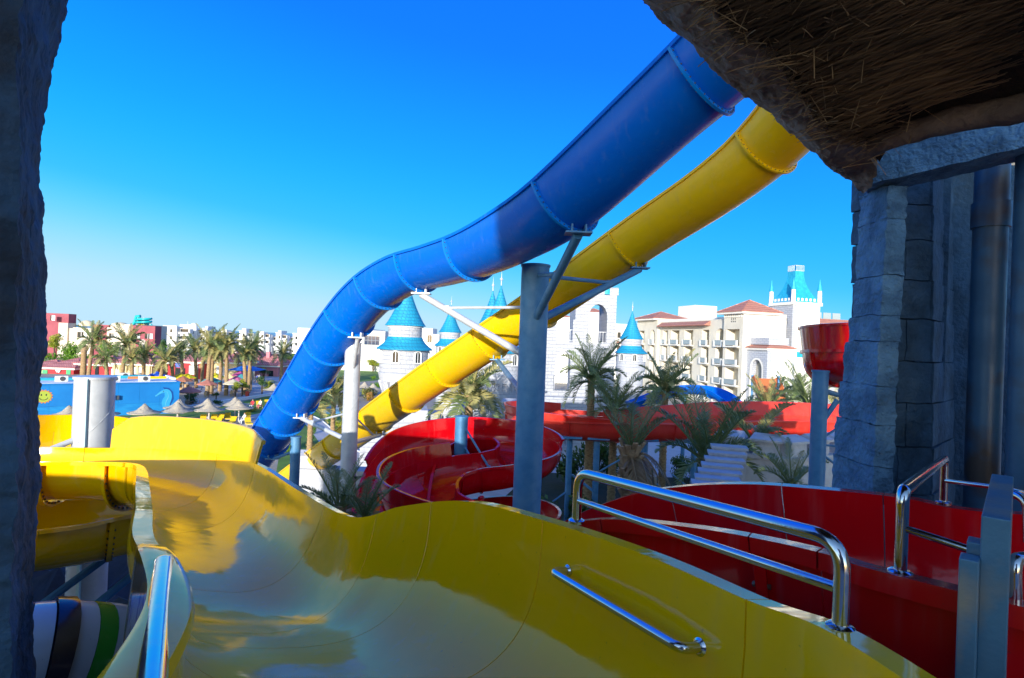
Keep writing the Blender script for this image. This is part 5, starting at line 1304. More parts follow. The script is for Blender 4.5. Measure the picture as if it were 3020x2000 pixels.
# painted creatures, kept generic: a round sun-like flower and a curled fish shape, as thin raised paint
def paint_poly(nm, pts, F, dd, m_):
    mb = MB(); n = len(pts); mb.add([F.p(x, z, dd) for x, z in pts] + [F.p(x, z, dd - .008) for x, z in pts], [tuple(range(n))] + [(i, (i + 1) % n, n + (i + 1) % n, n + i) for i in range(n)]); return mb.build(nm, m_, mu)
def mx_(px):
    k = (px - 1510) / FPX; return (k * 71 + 41.2) / (.756 - .654 * k)
sx = mx_(137); sz = P(137, 1170, Fm.p(sx, 0).y).z
pts = []
for i in range(32):
    q = 2 * math.pi * i / 32; r_ = (.84 if i % 2 else .68); pts.append((sx + r_ * math.cos(q), sz + r_ * math.sin(q) * .95))
paint_poly('painted_sun', pts, Fm, .022, mat('mural_orange', (.55, .22, .06), .6)); paint_poly('painted_sun', [(sx + .62 * math.cos(i * .2618), sz + .60 * math.sin(i * .2618)) for i in range(24)], Fm, .03, mat('mural_lime', (.38, .46, .05), .6))
for dx in (-.2, .22): paint_poly('painted_eye', [(sx + dx + .07 * math.cos(i), sz + .18 + .12 * math.sin(i)) for i in range(6)], Fm, .036, M_DARKW)
curve_sign(mu, [(sx + .34 * math.cos(q), sz - .12 - .26 * math.sin(q)) for q in [i * math.pi / 8 for i in range(9)]], Fm, .036, .03, M_DARKW, 'painted_smile')
fx = mx_(490); fz = P(490, 1165, Fm.p(fx, 0).y).z
spine = [V((-.75, 0, -.12)), V((-.1, 0, .35)), V((.3, 0, .3)), V((.45, 0, -.2)), V((.25, 0, -.8)), V((.3, 0, -1.4)), V((.6, 0, -1.75)), V((.85, 0, -1.5)), V((.7, 0, -1.25))]
wd = [.05, .16, .30, .34, .40, .26, .15, .09, .04]
sps = catmull(spine, 5); ws = catmull([V((a, 0, 0)) for a in wd], 5); left, right = [], []
for i, p in enumerate(sps):
    t = (sps[min(len(sps) - 1, i + 1)] - sps[max(0, i - 1)]).normalized(); n_ = V((-t.z, 0, t.x)); left.append(p + n_ * ws[i].x); right.append(p - n_ * ws[i].x)
mb = MB(); kk = 1.15
for i in range(len(left) - 1):
    q = [left[i], left[i + 1], right[i + 1], right[i]]; mb.add([Fm.p(fx + a.x * kk, fz + a.z * kk, .022) for a in q], [(0, 1, 2, 3)])
mb.build('painted_seahorse', mat('mural_mid_cyan', (.03, .33, .62), .5), mu)
curve_sign(mu, [(fx + p.x * kk, fz + p.z * kk) for p in sps], Fm, .028, .02, mat('mural_cyan', (.12, .5, .75), .5), 'painted_line')
paint_poly('painted_fin', [(fx - .1, fz + .95), (fx + .55, fz + .85), (fx + 1.0, fz + .35), (fx + 1.1, fz - .5), (fx + .8, fz - 1.3), (fx + .6, fz - 1.2), (fx + .4, fz + .1)], Fm, .016, mat('mural_deep_blue', (.004, .06, .28), .5))
paint_poly('painted_eye', [(fx - .02 + .08 * math.cos(i), fz + .42 + .08 * math.sin(i)) for i in range(6)], Fm, .03, M_DARKW)
for i, px in enumerate((340, 352)): bx(mu, 'wall_lamp', Fm, mx_(px), mx_(px) + .22, 1.9, 2.4, .02, .3, M_METAL)
# ------------------------------------------------------------------ ground, lawns, sea
M_GROUND = mat('pale_sandy_ground', (.40, .34, .26), .95, col2=(.33, .28, .21), scale=.15, bump=.2, bscale=3, col3=(.46, .41, .34), s3=.05)
M_PAVE = brickmat('pale_paving', (.52, .50, .48), (.47, .45, .43), (.38, .36, .35), scale=1.0, bw=.6, rh=.6, ms=.015, bump=.1)
M_LAWN = mat('lawn_grass', (.14, .27, .022), .9, col2=(.08, .17, .015), scale=.45, detail=8, bump=.5, bscale=14, col3=(.15, .24, .035), s3=.12)
M_SOIL = mat('dark_planting_soil', (.035, .045, .02), .95, col2=(.02, .04, .012), scale=1.2, bump=.6, bscale=6)
M_SEA = mat('deep_blue_sea', (.004, .05, .22), .22, col2=(.006, .07, .26), scale=.004, bump=.3, bscale=.3)
M_WATER = mat('pool_water', (.10, .45, .62), .06, bump=.1, bscale=2)
def sheet(name, pts, z, m_, kind='structure', label=None):
    mb = MB(); mb.add([V((p[0], p[1], z)) for p in pts], [tuple(range(len(pts)))]); o = mb.build(name, m_)
    if mb and o.data.polygons[0].normal.z < 0: o.data.flip_normals()
    o['kind'] = kind
    return o
sheet('ground', [(-1500, -80), (1500, -80), (1500, 360), (-1500, 360)], 0, M_GROUND)
sheet('sea', [(-14000, 340), (14000, 340), (14000, 15000), (-14000, 15000)], -1.2, M_SEA)
def gp(l): return [G(*p) for p in l]
sheet('plaza', gp([(560, 1206), (575, 1112), (880, 1105), (840, 1165), (760, 1172), (690, 1186)]) , .012, M_PAVE)
sheet('lawn', gp([(60, 1330), (90, 1225), (540, 1221), (600, 1190), (690, 1190), (830, 1160), (870, 1200), (820, 1260), (700, 1330)]), .006, M_LAWN)
sheet('lawn', gp([(800, 1480), (840, 1245), (880, 1190), (960, 1185), (1035, 1230), (1070, 1300), (1060, 1480)]), .007, M_LAWN)
sheet('lawn', gp([(870, 1120), (900, 1090), (1130, 1088), (1135, 1120), (1000, 1132)]), .007, M_LAWN)
sheet('sun_terrace', gp([(590, 1262), (596, 1240), (700, 1233), (800, 1212), (820, 1262), (700, 1290)]), .016, M_PAVE)
sheet('planting_bed', [(-4, 8), (2, 8), (26, 14), (26, 46), (2, 46), (-4, 24)], .02, M_SOIL)
sheet('castle_court', [(-14, 30), (60, 30), (60, 92), (-14, 70)], .01, M_PAVE)
pth = catmull(gp([(1035, 1345), (985, 1312), (958, 1282), (935, 1256), (912, 1238), (880, 1225), (850, 1222)]), 5)
mb = MB(); rows = []
for i, p in enumerate(pth):
    t = (pth[min(len(pth) - 1, i + 1)] - pth[max(0, i - 1)]).normalized(); s = V((t.y, -t.x, 0)); rows.append([p - s * 1.1 + UP * .02, p + s * 1.1 + UP * .02])
mb.grid(rows); o = mb.build('garden_path', M_PAVE); o['kind'] = 'structure'
mb = MB(); rows2 = []
for i, p in enumerate(pth):
    t = (pth[min(len(pth) - 1, i + 1)] - pth[max(0, i - 1)]).normalized(); s = V((t.y, -t.x, 0)); rows2.append(p + s * 1.16)
mb.tube([p + UP * .05 for p in rows2], .08, 6); o = mb.build('path_kerb', M_WHITE); o['kind'] = 'structure'
pw = gp([(945, 1215), (952, 1200), (985, 1196), (1020, 1200), (1025, 1213), (985, 1222)]); sheet('pool', catmull([V((p.x, p.y, 0)) for p in pw], 5, closed=True), .03, M_WATER)
# ------------------------------------------------------------------ plants
M_FROND = leafmat('date_palm_leaf', (.13, .19, .07), (.22, .27, .10)); M_FRONDY = leafmat('sun_bleached_palm_leaf', (.36, .34, .11), (.46, .40, .16)); M_FRONDD = leafmat('dead_palm_leaf', (.30, .20, .10), (.20, .13, .07), trans=.1)
M_TRUNK = mat('palm_trunk_bark', (.42, .28, .14), .95, col2=(.25, .16, .08), scale=6, bump=.8, bscale=14, stretch=(1, 1, 2.2)); M_BOOT = mat('cut_palm_boots', (.42, .29, .17), .95, col2=(.28, .19, .11), scale=5)
M_LEAF = leafmat('garden_leaf', (.08, .20, .012), (.18, .34, .02)); M_LEAFY = leafmat('yellow_green_leaf', (.20, .29, .015), (.42, .42, .03)); M_LEAFD = leafmat('dark_leaf', (.035, .09, .02), (.08, .16, .03)); M_BARK = mat('shrub_bark', (.10, .07, .045), .9)
M_REED = leafmat('dry_reed_leaf', (.20, .17, .06), (.12, .14, .035))
def frond_mesh(name, L_, rise, droop, pairs, lw, ll, m_, seed, fold=.5, twist=0.0):
    rn = random.Random(seed); mb = MB(); n = 12; sp = []
    for i in range(n + 1):
        s = i / n; sp.append(V((L_ * (s - .18 * droop * s * s), twist * s * s * L_, L_ * (rise * s - droop * s * s))))
    mb.tube(sp, [max(.006, .032 * (1 - i / n)) for i in range(n + 1)], 5, caps=False, mi=1)
    for k in range(pairs):
        s = .14 + .86 * (k + .5 * rn.random()) / pairs; x = s * n; i = min(n - 1, int(x)); p = sp[i].lerp(sp[i + 1], x - i); t = (sp[i + 1] - sp[i]).normalized()
        sd = V((-t.y, t.x, 0)).normalized(); u = sd.cross(t) * -1
        if u.z < 0: u = -u
        l_ = ll * (math.sin(math.pi * min(1, .22 + s * .78)) ** .6) * rn.uniform(.85, 1.15)
        for sg in (-1, 1):
            d = (t * .75 + sd * (sg * .8) + u * (fold * rn.uniform(.4, 1.2)) + V((0, 0, rn.gauss(0, .1)))).normalized(); w = t.cross(d).normalized().cross(d) * (lw / 2)
            e = p + d * l_ - UP * (.12 * l_)
            mb.add([p - w * .5, p + w * .5, p + d * (l_ * .5) + w, e, p + d * (l_ * .5) - w], [(0, 1, 2, 4), (4, 2, 3)])
    return mb.mesh(name, [m_, m_])
def fset(tag_, L_, pairs, lw, ll, m_):
    return [frond_mesh('frond_' + tag_, L_, r_, d_, pairs, lw, ll, m_, i * 7 + 1, twist=tw) for i, (r_, d_, tw) in enumerate(((2.0, .55, .05), (1.5, .7, -.1), (1.1, .9, .12), (.7, .95, -.08), (.3, .9, .1)))]
FS_NEAR = fset('near', 1.0, 42, .019, .26, M_FROND); FS_FAR = fset('far', 1.0, 26, .036, .30, M_FROND); FS_YEL = fset('yellow', 1.0, 30, .030, .27, M_FRONDY)
FS_DEAD = [frond_mesh('frond_dead', 1.0, .35, 1.5, 34, .02, .28, M_FRONDD, 90 + i, fold=-.3) for i in range(2)]
def trunk_mesh(h, r0, r1, seed, bend_=(0, 0), m_=None):
    rn = random.Random(seed); n = max(8, int(h / .14)); mb = MB(); pts = []; rs = []
    for i in range(n + 1):
        s = i / n; pts.append(V((bend_[0] * s * s, bend_[1] * s * s, h * s))); rs.append((r0 * (1 - s) + r1 * s) * (1.0 if i % 2 else 1.14) * rn.uniform(.96, 1.04))
    mb.tube(pts, rs, 12); return mb.mesh('trunk', m_ or M_TRUNK, 60)
def boots(par, top, r_, h, n, seed):
    rn = random.Random(seed)
    for k in range(n):
        z = top.z - h * (k / n); q = k * 2.4; u_ = V((math.cos(q), math.sin(q), 0)); s = V((-u_.y, u_.x, 0)); mb = MB()
        a = V((top.x, top.y, z)) + u_ * (r_ * .85); b = a + u_ * rn.uniform(.10, .2) + UP * rn.uniform(.16, .34)
        mb.bar(a, b, .15, .06, up=u_); mb.build('leaf_base', M_BOOT, par)
def palm(label, base, h, L_, sets, n, seed, group, r0=.2, bend_=(0, 0), wind=(.0, 0), up=.0, dead=0, boot=0, name='palm_tree', lo=0, crown=True, tilt=None, spread=4.9):
    rn = random.Random(seed); t = thing(name, label, 'palm tree', base, group)
    link('trunk', trunk_mesh(h, r0 * 1.1, r0 * .85, seed, bend_), t, local=True); top = V((bend_[0], bend_[1], h - .05))
    if boot:
        tw = V(base) + top
        boots(t, tw, r0, min(h * .5, 1.6), boot, seed)
    if crown:
        for k in range(n):
            s = k / n; vi = max(0, min(4, int(s * spread + lo))); me = sets[rn.randrange(len(sets))][min(4, vi)]
            o = bpy.data.objects.new('frond', me); COL.objects.link(o); o.parent = t; o.location = top + V((0, 0, -.25 * s))
            q = k * 2.399 + rn.uniform(-.25, .25); sc = L_ * rn.uniform(.82, 1.1) * (.85 if vi == 0 else 1)
            dx = math.cos(q) + wind[0]; dy = math.sin(q) + wind[1]; q = math.atan2(dy, dx)
            o.rotation_euler = (rn.uniform(-.3, .3), rn.uniform(-.12, .12), q); o.scale = (sc, sc, sc)
        for k in range(dead):
            o = bpy.data.objects.new('dead_frond', FS_DEAD[k % 2]); COL.objects.link(o); o.parent = t; o.location = top + V((0, 0, -.3)); q = (k * .5 - .3) if tilt is None else tilt + (k - dead / 2) * .22
            sc = L_ * rn.uniform(.75, 1.15); o.rotation_euler = (rn.uniform(-.2, .2), rn.uniform(-.25, .25), q); o.scale = (sc, sc, sc)
    return t
g1 = 'tall date palms on the cafe plaza'
far_p = [(276, 92, 1000, 3.0), (311, 89, 1050, 2.6), (373, 95, 1007, 3.0), (390, 89, 1050, 2.6), (425, 92, 1042, 2.6), (488, 90, 1054, 2.8), (533, 106, 1030, 2.8), (573, 102, 1022, 3.1), (604, 110, 1034, 2.8), (622, 91, 1012, 3.2), (628, 93, 1040, 2.8), (655, 98, 1030, 2.9), (667, 92, 1012, 3.2),
         (718, 94, 1040, 2.9), (742, 97, 1024, 3.2), (735, 101, 1032, 2.6), (833, 112, 1036, 3.0), (505, 98, 1052, 2.4)]
ctx = {276: 'tallest date palm behind the mural building beside the topped palm trunk', 311: 'short date palm in front of the dark red awning', 373: 'date palm with a kinked trunk before the cream kiosk', 390: 'short date palm beside the kinked palm at the cream kiosk', 425: 'date palm with drooping fronds beside the beige parasol',
       488: 'date palm beside the blue cafe parasol', 533: 'distant date palm behind the two yellow parasols', 604: 'distant date palm between the kiosk shutter and the tall palms', 622: 'tallest plaza palm with its trunk foot in shadow', 628: 'shorter palm crown tucked under the tallest plaza palm', 655: 'left palm of the close pair at the teal parasol', 667: 'right taller palm of the close pair at the teal parasol', 718: 'date palm rising by the yellow leaved tree and litter bin', 735: 'short palm squeezed behind the dark trunked one', 505: 'leaning date palm in front of the shop doorway', 573: 'straight tall date palm in front of the kiosk with the white shutter', 833: 'pale thin date palm behind the lower blue chute', 742: 'dark trunked date palm by the magenta parasols'}
for i, (px, d, cy, L_) in enumerate(far_p):
    x = Xat(px, 1100, d); ct_ = P(px, cy + 8, d)
    bn = (random.Random(i * 3).uniform(-.9, .9), 0)
    palm(ctx.get(px, 'tall date palm with windswept crown among the cafe parasols'), (ct_.x - bn[0], d, 0), ct_.z, L_ * random.Random(i).uniform(.8, 1.05), [FS_FAR, FS_FAR, FS_YEL] if i % 3 else [FS_FAR, FS_YEL], 24, i + 20, g1, r0=.28, bend_=bn, wind=(.4, -.1), boot=0)
t = palm('topped palm trunk without a crown beside the tallest palm', (Xat(247, 1060, 94), 94, 0), P(247, 1020, 94).z, 1, [FS_FAR], 0, 5, g1, r0=.42, crown=False)
MB().lathe((0, 0, P(247, 1020, 94).z - 1.0), [(.4, 0), (.62, .5), (.5, 1.0), (.2, 1.2)], 12).build('cut_crown', M_BOOT, t, 50, local=True)
g2 = 'date palms among the red slides'
def npalm(label, px, py, d, L_, sets, n, seed, **kw):
    c = P(px, py, d); return palm(label, (c.x, c.y, 0), c.z, L_, sets, n, seed, g2, **kw)
npalm('bushy pale date palm in front of the white castle wall', 1385, 1165, 40, 3.0, [FS_FAR, FS_YEL], 34, 51, r0=.3, wind=(.1, -.1))
npalm('date palm rising out of the far red slide before the gatehouse', 1745, 1115, 35, 2.3, [FS_NEAR], 30, 52, r0=.24)
npalm('shaded date palm behind the near red slide wall beside the gatehouse palm', 1812, 1205, 33, 1.9, [FS_NEAR], 24, 53, r0=.22, spread=3.6)
npalm('thick shaggy palm trunk with dead hanging fronds near the handrail', 1862, 1312, 17.2, 1.55, [FS_NEAR], 9, 54, r0=.27, boot=64, dead=14, tilt=-.15, spread=2.2)
npalm('large dark date palm beside the stepped white ramp', 2085, 1350, 22.6, 2.45, [FS_NEAR], 22, 55, r0=.28, boot=20, dead=2, tilt=.2, spread=3.6)
npalm('sunlit date palm in front of the hotel balconies', 1962, 1150, 42, 2.6, [FS_FAR, FS_YEL], 28, 56, r0=.25)
npalm('small grey green palm before the orange chute', 2265, 1205, 46, 2.2, [FS_FAR, FS_YEL], 24, 57)
npalm('shaded palm beside the braced column behind the faded red slide', 2385, 1190, 42, 2.4, [FS_NEAR], 24, 58)
npalm('low palm with a long yellow frond above the white battlement', 2225, 1300, 25, 2.0, [FS_NEAR, FS_YEL], 20, 59, lo=1, wind=(.4, 0))
npalm('young palm with blue shaded fronds before the battlement', 2335, 1425, 20, 1.5, [FS_NEAR], 16, 60, lo=0)
npalm('dark palm crown at the foot of the yellow slide rim', 1000, 1490, 13.2, 1.05, [FS_NEAR], 22, 61, lo=0)
npalm('dark low palm under the red slide turns', 1075, 1520, 12.4, .95, [FS_NEAR], 20, 62, lo=0)
npalm('slim tall palm trunk between the blue chute and the silver column', 918, 1190, 45, 2.2, [FS_FAR, FS_YEL], 22, 63, r0=.2, wind=(.3, 0))
npalm('yellowed fan of palm fronds beside the silver column', 985, 1165, 50, 2.4, [FS_FAR, FS_YEL], 24, 64, r0=.2, wind=(.4, 0), dead=3)
npalm('half hidden palm against the hotel wing wall', 2335, 1175, 52, 2.2, [FS_FAR], 20, 65)
npalm('yellow tipped palm behind the faded red slide near the pillar', 2470, 1215, 38, 1.9, [FS_FAR, FS_YEL], 20, 66)
def blob_mesh(name, rx, rz, n, leaf, m_, seed, lobes=7, stem=True, lift=0.0):
    rn = random.Random(seed); mb = MB(); L_ = []
    for k in range(lobes):
        q = rn.uniform(0, 6.28); rr = rn.uniform(.15, .6); L_.append((V((rr * rx * math.cos(q), rr * rx * math.sin(q), lift + rz * rn.uniform(.35, 1.45))), rn.uniform(.38, .62)))
    for k in range(n):
        c, s = L_[k % lobes]; d = V((rn.gauss(0, 1), rn.gauss(0, 1), rn.gauss(0, 1))).normalized(); rr = rn.random() ** .35
        p = c + V((d.x * rx * s * rr, d.y * rx * s * rr, d.z * rz * s * rr * .9))
        if p.z < .03: p.z = .03 + rn.random() * .1
        nn = (d + V((rn.gauss(0, .6), rn.gauss(0, .6), rn.gauss(0, .6)))).normalized(); a = nn.cross(V((rn.random(), rn.random(), rn.random()))).normalized(); b = nn.cross(a); sz = leaf * rn.uniform(.6, 1.3)
        mb.add([p - a * sz, p + b * (sz * .5), p + a * sz, p - b * (sz * .5)], [(0, 1, 2, 3)], 0)
    if stem:
        for k in range(4):
            c, s = L_[k % lobes]; mb.tube([V((0, 0, 0)), c * .5 + V((0, 0, .05)), c], [.07 * rx, .045 * rx, .015 * rx], 6, mi=1)
    return mb.mesh(name, [m_, M_BARK])
BL = {}
for nm, m_ in (('g', M_LEAF), ('y', M_LEAFY), ('d', M_LEAFD), ('r', M_REED)):
    BL[nm] = [blob_mesh('foliage', 1, .8, 900, .10, m_, i + 3, lobes=8) for i in range(3)]; BL[nm + 't'] = [blob_mesh('foliage', 1, .8, 1100, .10, m_, i + 31, lobes=9, lift=1.3) for i in range(2)]
BN = [0]
def shrub(label, px, py, w_px, h_px, kind, group='garden shrubs', z=0.0, name='shrub', cat='shrub', tree=False, d=None):
    b = G(px, py, z) if d is None else V((Xat(px, py, d), d, 0)); k = b.y / FPX; BN[0] += 1
    me = BL[kind + ('t' if tree else '')]; me = me[BN[0] % len(me)]
    t = thing(name, label, cat, b, group); o = bpy.data.objects.new('foliage', me); COL.objects.link(o); o.parent = t
    sx = w_px * k / 2 / 1.0; sz = h_px * k / (1.9 if not tree else 3.1); o.scale = (sx, sx, sz); o.rotation_euler = (0, 0, BN[0] * 1.7)
    if tree:
        tm = MB().tube([V((0, 0, 0)), V((.03, .02, sz * 1.0)), V((0, 0, sz * 2.0))], [.10, .08, .05], 8).build('stem', M_BARK, t, 50, local=True)
    return t
gb = 'clipped bushes before the pink villa'
for px, w, h_, lab in ((206, 62, 76, 'bright green bush before the sand wall of the pink villa'), (318, 70, 84, 'large bright green bush by the arched porch recess'), (409, 48, 70, 'green bush left of the villa porch'), (468, 60, 74, 'bright green bush right of the villa porch')):
    shrub(lab, px, 1058, w, h_, 'g', gb, d=160, name='bush', cat='bush')
shrub('yellow flowering tree in front of the tall pink block', 160, 1058, 50, 92, 'y', gb, d=158, name='flowering_tree', cat='tree', tree=True)
shrub('dark feathery tree beside the white apartments', 482, 1056, 34, 80, 'd', gb, d=172, name='conifer_tree', cat='tree', tree=True)
shrub('grey green scrub at the corner of the pink villa', 510, 1058, 50, 30, 'd', gb, d=172)
hd = thing('hedge', 'long clipped hedge running behind the shop roofs', 'hedge', (Xat(300, 1056, 150), 150, 0))
rn = random.Random(77); mb = MB()
for k in range(5200):
    px = rn.uniform(80, 700); p = V((Xat(px, 1056, 150), 150 + rn.uniform(-.9, .9), rn.random() ** .5 * (P(300, 1050, 150).z + rn.uniform(-.3, .3)))); a = V((rn.gauss(0, 1), rn.gauss(0, 1), rn.gauss(0, 1))).normalized(); b = a.cross(V((rn.random(), .3, rn.random()))).normalized(); s = .26
    mb.add([p - a * s, p + b * (s * .6), p + a * s, p - b * (s * .6)], [(0, 1, 2, 3)])
o = mb.build('foliage', M_LEAF, hd); o['kind'] = 'stuff'
gs = 'garden shrubs round the lawns'
SH = [(562, 1190, 50, 46, 'd', 0, 'dark round shrub at the corner of the mural building'), (637, 1196, 36, 22, 'd', 0, 'low dark clipped shrub below the tiered topiary'), (637, 1178, 26, 24, 'd', 1, 'small tiered topiary tree on the plaza edge'), (694, 1172, 30, 52, 'y', 1, 'small yellow green tree between the plaza palms'),
      (714, 1168, 32, 58, 'y', 1, 'slender yellow leaved tree next to the litter bin'), (772, 1165, 34, 62, 'd', 1, 'dark young tree beside the plaza steps'), (797, 1148, 44, 34, 'y', 0, 'yellow green shrub left of the blue chute'), (812, 1105, 44, 40, 'g', 1, 'round tree before the pink walled house'), (778, 1122, 36, 44, 'd', 1, 'olive tree behind the magenta parasols'),
      (790, 1225, 40, 24, 'y', 0, 'flowering shrub at the edge of the sun terrace'), (742, 1214, 50, 16, 'y', 0, 'low yellow groundcover shrub behind the sunbathers'), (1101, 1121, 20, 17, 'g', 0, 'ball shaped bush on the far lawn beside the turret'), (970, 1128, 22, 22, 'g', 0, 'green bush behind the far straw parasols'), (1008, 1127, 18, 22, 'g', 0, 'upright green bush beside the silver column'),
      (920, 1215, 50, 52, 'y', 0, 'tall shaggy shrub right of the blue chute'), (965, 1190, 56, 44, 'r', 0, 'dry reed clump behind the silver column'), (1085, 1180, 60, 50, 'r', 0, 'feathery reed bed left of the yellow chute'), (1110, 1150, 40, 30, 'g', 0, 'green reeds at the turret foot'), (862, 1262, 44, 44, 'y', 0, 'yellow green shrub under the blue chute foot'), (850, 1330, 44, 40, 'g', 0, 'green shrub at the short blue grey column'),
      (1000, 1262, 56, 30, 'y', 0, 'clipped yellow hedge mound beside the garden path'), (980, 1240, 40, 24, 'g', 0, 'green hedge mound above the garden path'), (1090, 1320, 50, 36, 'y', 0, 'bright bush at the foot of the bastion block'), (1118, 1292, 40, 30, 'g', 0, 'leafy bush against the bastion block'), (915, 1310, 30, 40, 'g', 0, 'green hedge mound left of the garden path'), (925, 1280, 24, 30, 'g', 0, 'small hedge mound along the garden path'),
      (1032, 1300, 40, 40, 'y', 0, 'loose yellow shrub behind the silver column foot'), (940, 1345, 46, 34, 'g', 0, 'low green bush beside the yellow chute end'), (900, 1100, 40, 34, 'y', 1, 'yellow tree before the distant white apartments'), (940, 1092, 44, 40, 'g', 1, 'green tree among the distant roofs'), (1065, 1092, 50, 46, 'g', 1, 'green tree in front of the long white block'), (1100, 1096, 46, 40, 'y', 1, 'yellow green tree beside the turret skirt'),
      (1030, 1088, 40, 34, 'd', 1, 'dark tree behind the silver column top'), (870, 1108, 40, 30, 'y', 0, 'yellow hedge behind the blue chute')]
for px, py, w, h_, kd, tr, lab in SH: shrub(lab, px, py, w, h_, kd, gs, tree=bool(tr), name='garden_tree' if tr else 'shrub', cat='tree' if tr else 'shrub')
rn = random.Random(9)
for k in range(46):
    x, y = (rn.uniform(-3, 14), rn.uniform(15, 30)) if k < 22 else (rn.uniform(4, 22), rn.uniform(28, 46)); t = thing('shrub', 'dark leafy shrub in the shaded bed below the red slides', 'shrub', (x, y, 0), 'shrubs below the red slides')
    o = bpy.data.objects.new('foliage', BL['d'][k % 3]); COL.objects.link(o); o.parent = t; s = rn.uniform(.9, 1.7); o.scale = (s, s, s * rn.uniform(.9, 1.5)); o.rotation_euler = (0, 0, k)
for k in range(14):
    px = rn.uniform(830, 1110); t = shrub('small yellowish tree in the far garden beyond the lawn', px, rn.uniform(1066, 1084), rn.uniform(24, 40), rn.uniform(24, 36), rn.choice('gyd'), 'far garden trees', tree=True, name='garden_tree', cat='tree')

rn = random.Random(41); spots = ('beside the garden path', 'below the blue chute', 'behind the silver column', 'near the straw parasols')
M_FLOW = leafmat('flowering_leaf', (.30, .30, .03), (.50, .22, .05)); BL['f'] = [blob_mesh('foliage', 1, .8, 900, .10, M_FLOW, i + 63, lobes=8) for i in range(2)]
for k in range(34):
    px, py = rn.uniform(850, 1120), rn.uniform(1125, 1330)
    g_ = G(px, py)
    if any((g_ - q).length < 2.2 for q in pth): continue
    shrub('mixed yellow green garden shrub on the lawn right of the blue chute', px, py, rn.uniform(20, 44), rn.uniform(18, 40), rn.choice('gyyrfd'), 'mixed shrubs on the garden lawn')
# ------------------------------------------------------------------ parasols, loungers, people, small things
M_STRAWC = mat('grey_straw_canopy', (.46, .41, .33), .95, col2=(.36, .31, .24), scale=5, bump=.8, bscale=20, stretch=(1, 1, 5)); M_POLE = mat('white_pole', (.62, .58, .52), .7, col2=(.54, .50, .44), scale=3)
def straw(label, px, py, group, z=2.55):
    b = G(px, py, z); t = thing('straw_parasol', label, 'parasol', (b.x, b.y, 0), group); c = (b.x, b.y, 0)
    rr = random.Random(int(px * 7 + py)); pr = []
    for k in range(9):
        s = k / 8; r_ = 1.55 * (1 - s) ** 1.0 * (1 - .25 * math.sin(math.pi * s)) + .03; pr.append((r_, 1.62 + .93 * (s ** 1.35)))
        if k < 8: pr.append((r_ - .03, 1.62 + .93 * (s ** 1.35) + .05))
    mb = MB(); mb.lathe(c, [(1.3, 1.66), (1.52, 1.58)] + pr, 26)
    for i in range(len(mb.v)):
        v = V(mb.v[i]); mb.v[i] = tuple(v + V((rr.gauss(0, .02), rr.gauss(0, .02), rr.gauss(0, .02))))
    mb.build('canopy', M_STRAWC, t, 70); MB().tube([V((b.x, b.y, 0)), V((b.x, b.y, 2.3))], .07, 10).build('pole', M_POLE, t, 40)
    MB().lathe(c, [(.28, .62), (.28, .66)], 14).build('table_ring', M_POLE, t)
sg = 'straw parasols on the lawn'
for px, py, lab in ((427, 1191, 'straw parasol standing alone in front of the painted seahorse'), (302, 1194, 'straw parasol half hidden by the thick silver column'), (525, 1187, 'front straw parasol of the overlapping pair by the mural corner'), (529, 1178, 'rear straw parasol of the overlapping pair by the mural corner'), (618, 1185, 'front straw parasol above the yellow loungers'), (614, 1175, 'rear straw parasol above the yellow loungers'),
                  (706, 1180, 'straw parasol next to the blue chute beside the seated person'), (695, 1171, 'straw parasol behind the one next to the blue chute'), (808, 1132, 'small straw parasol touching the blue chute on the far lawn'), (981, 1134, 'front straw parasol between the blue chute and the silver column'), (1000, 1127, 'rear straw parasol beside the silver column'), (953, 1130, 'straw parasol at the right edge of the blue chute'),
                  (1076, 1126, 'straw parasol right of the silver column'), (1101, 1131, 'straw parasol beside the first castle turret'), (205, 1196, 'straw parasol in front of the mural near the painted sun')):
    straw(lab, px, py, sg)
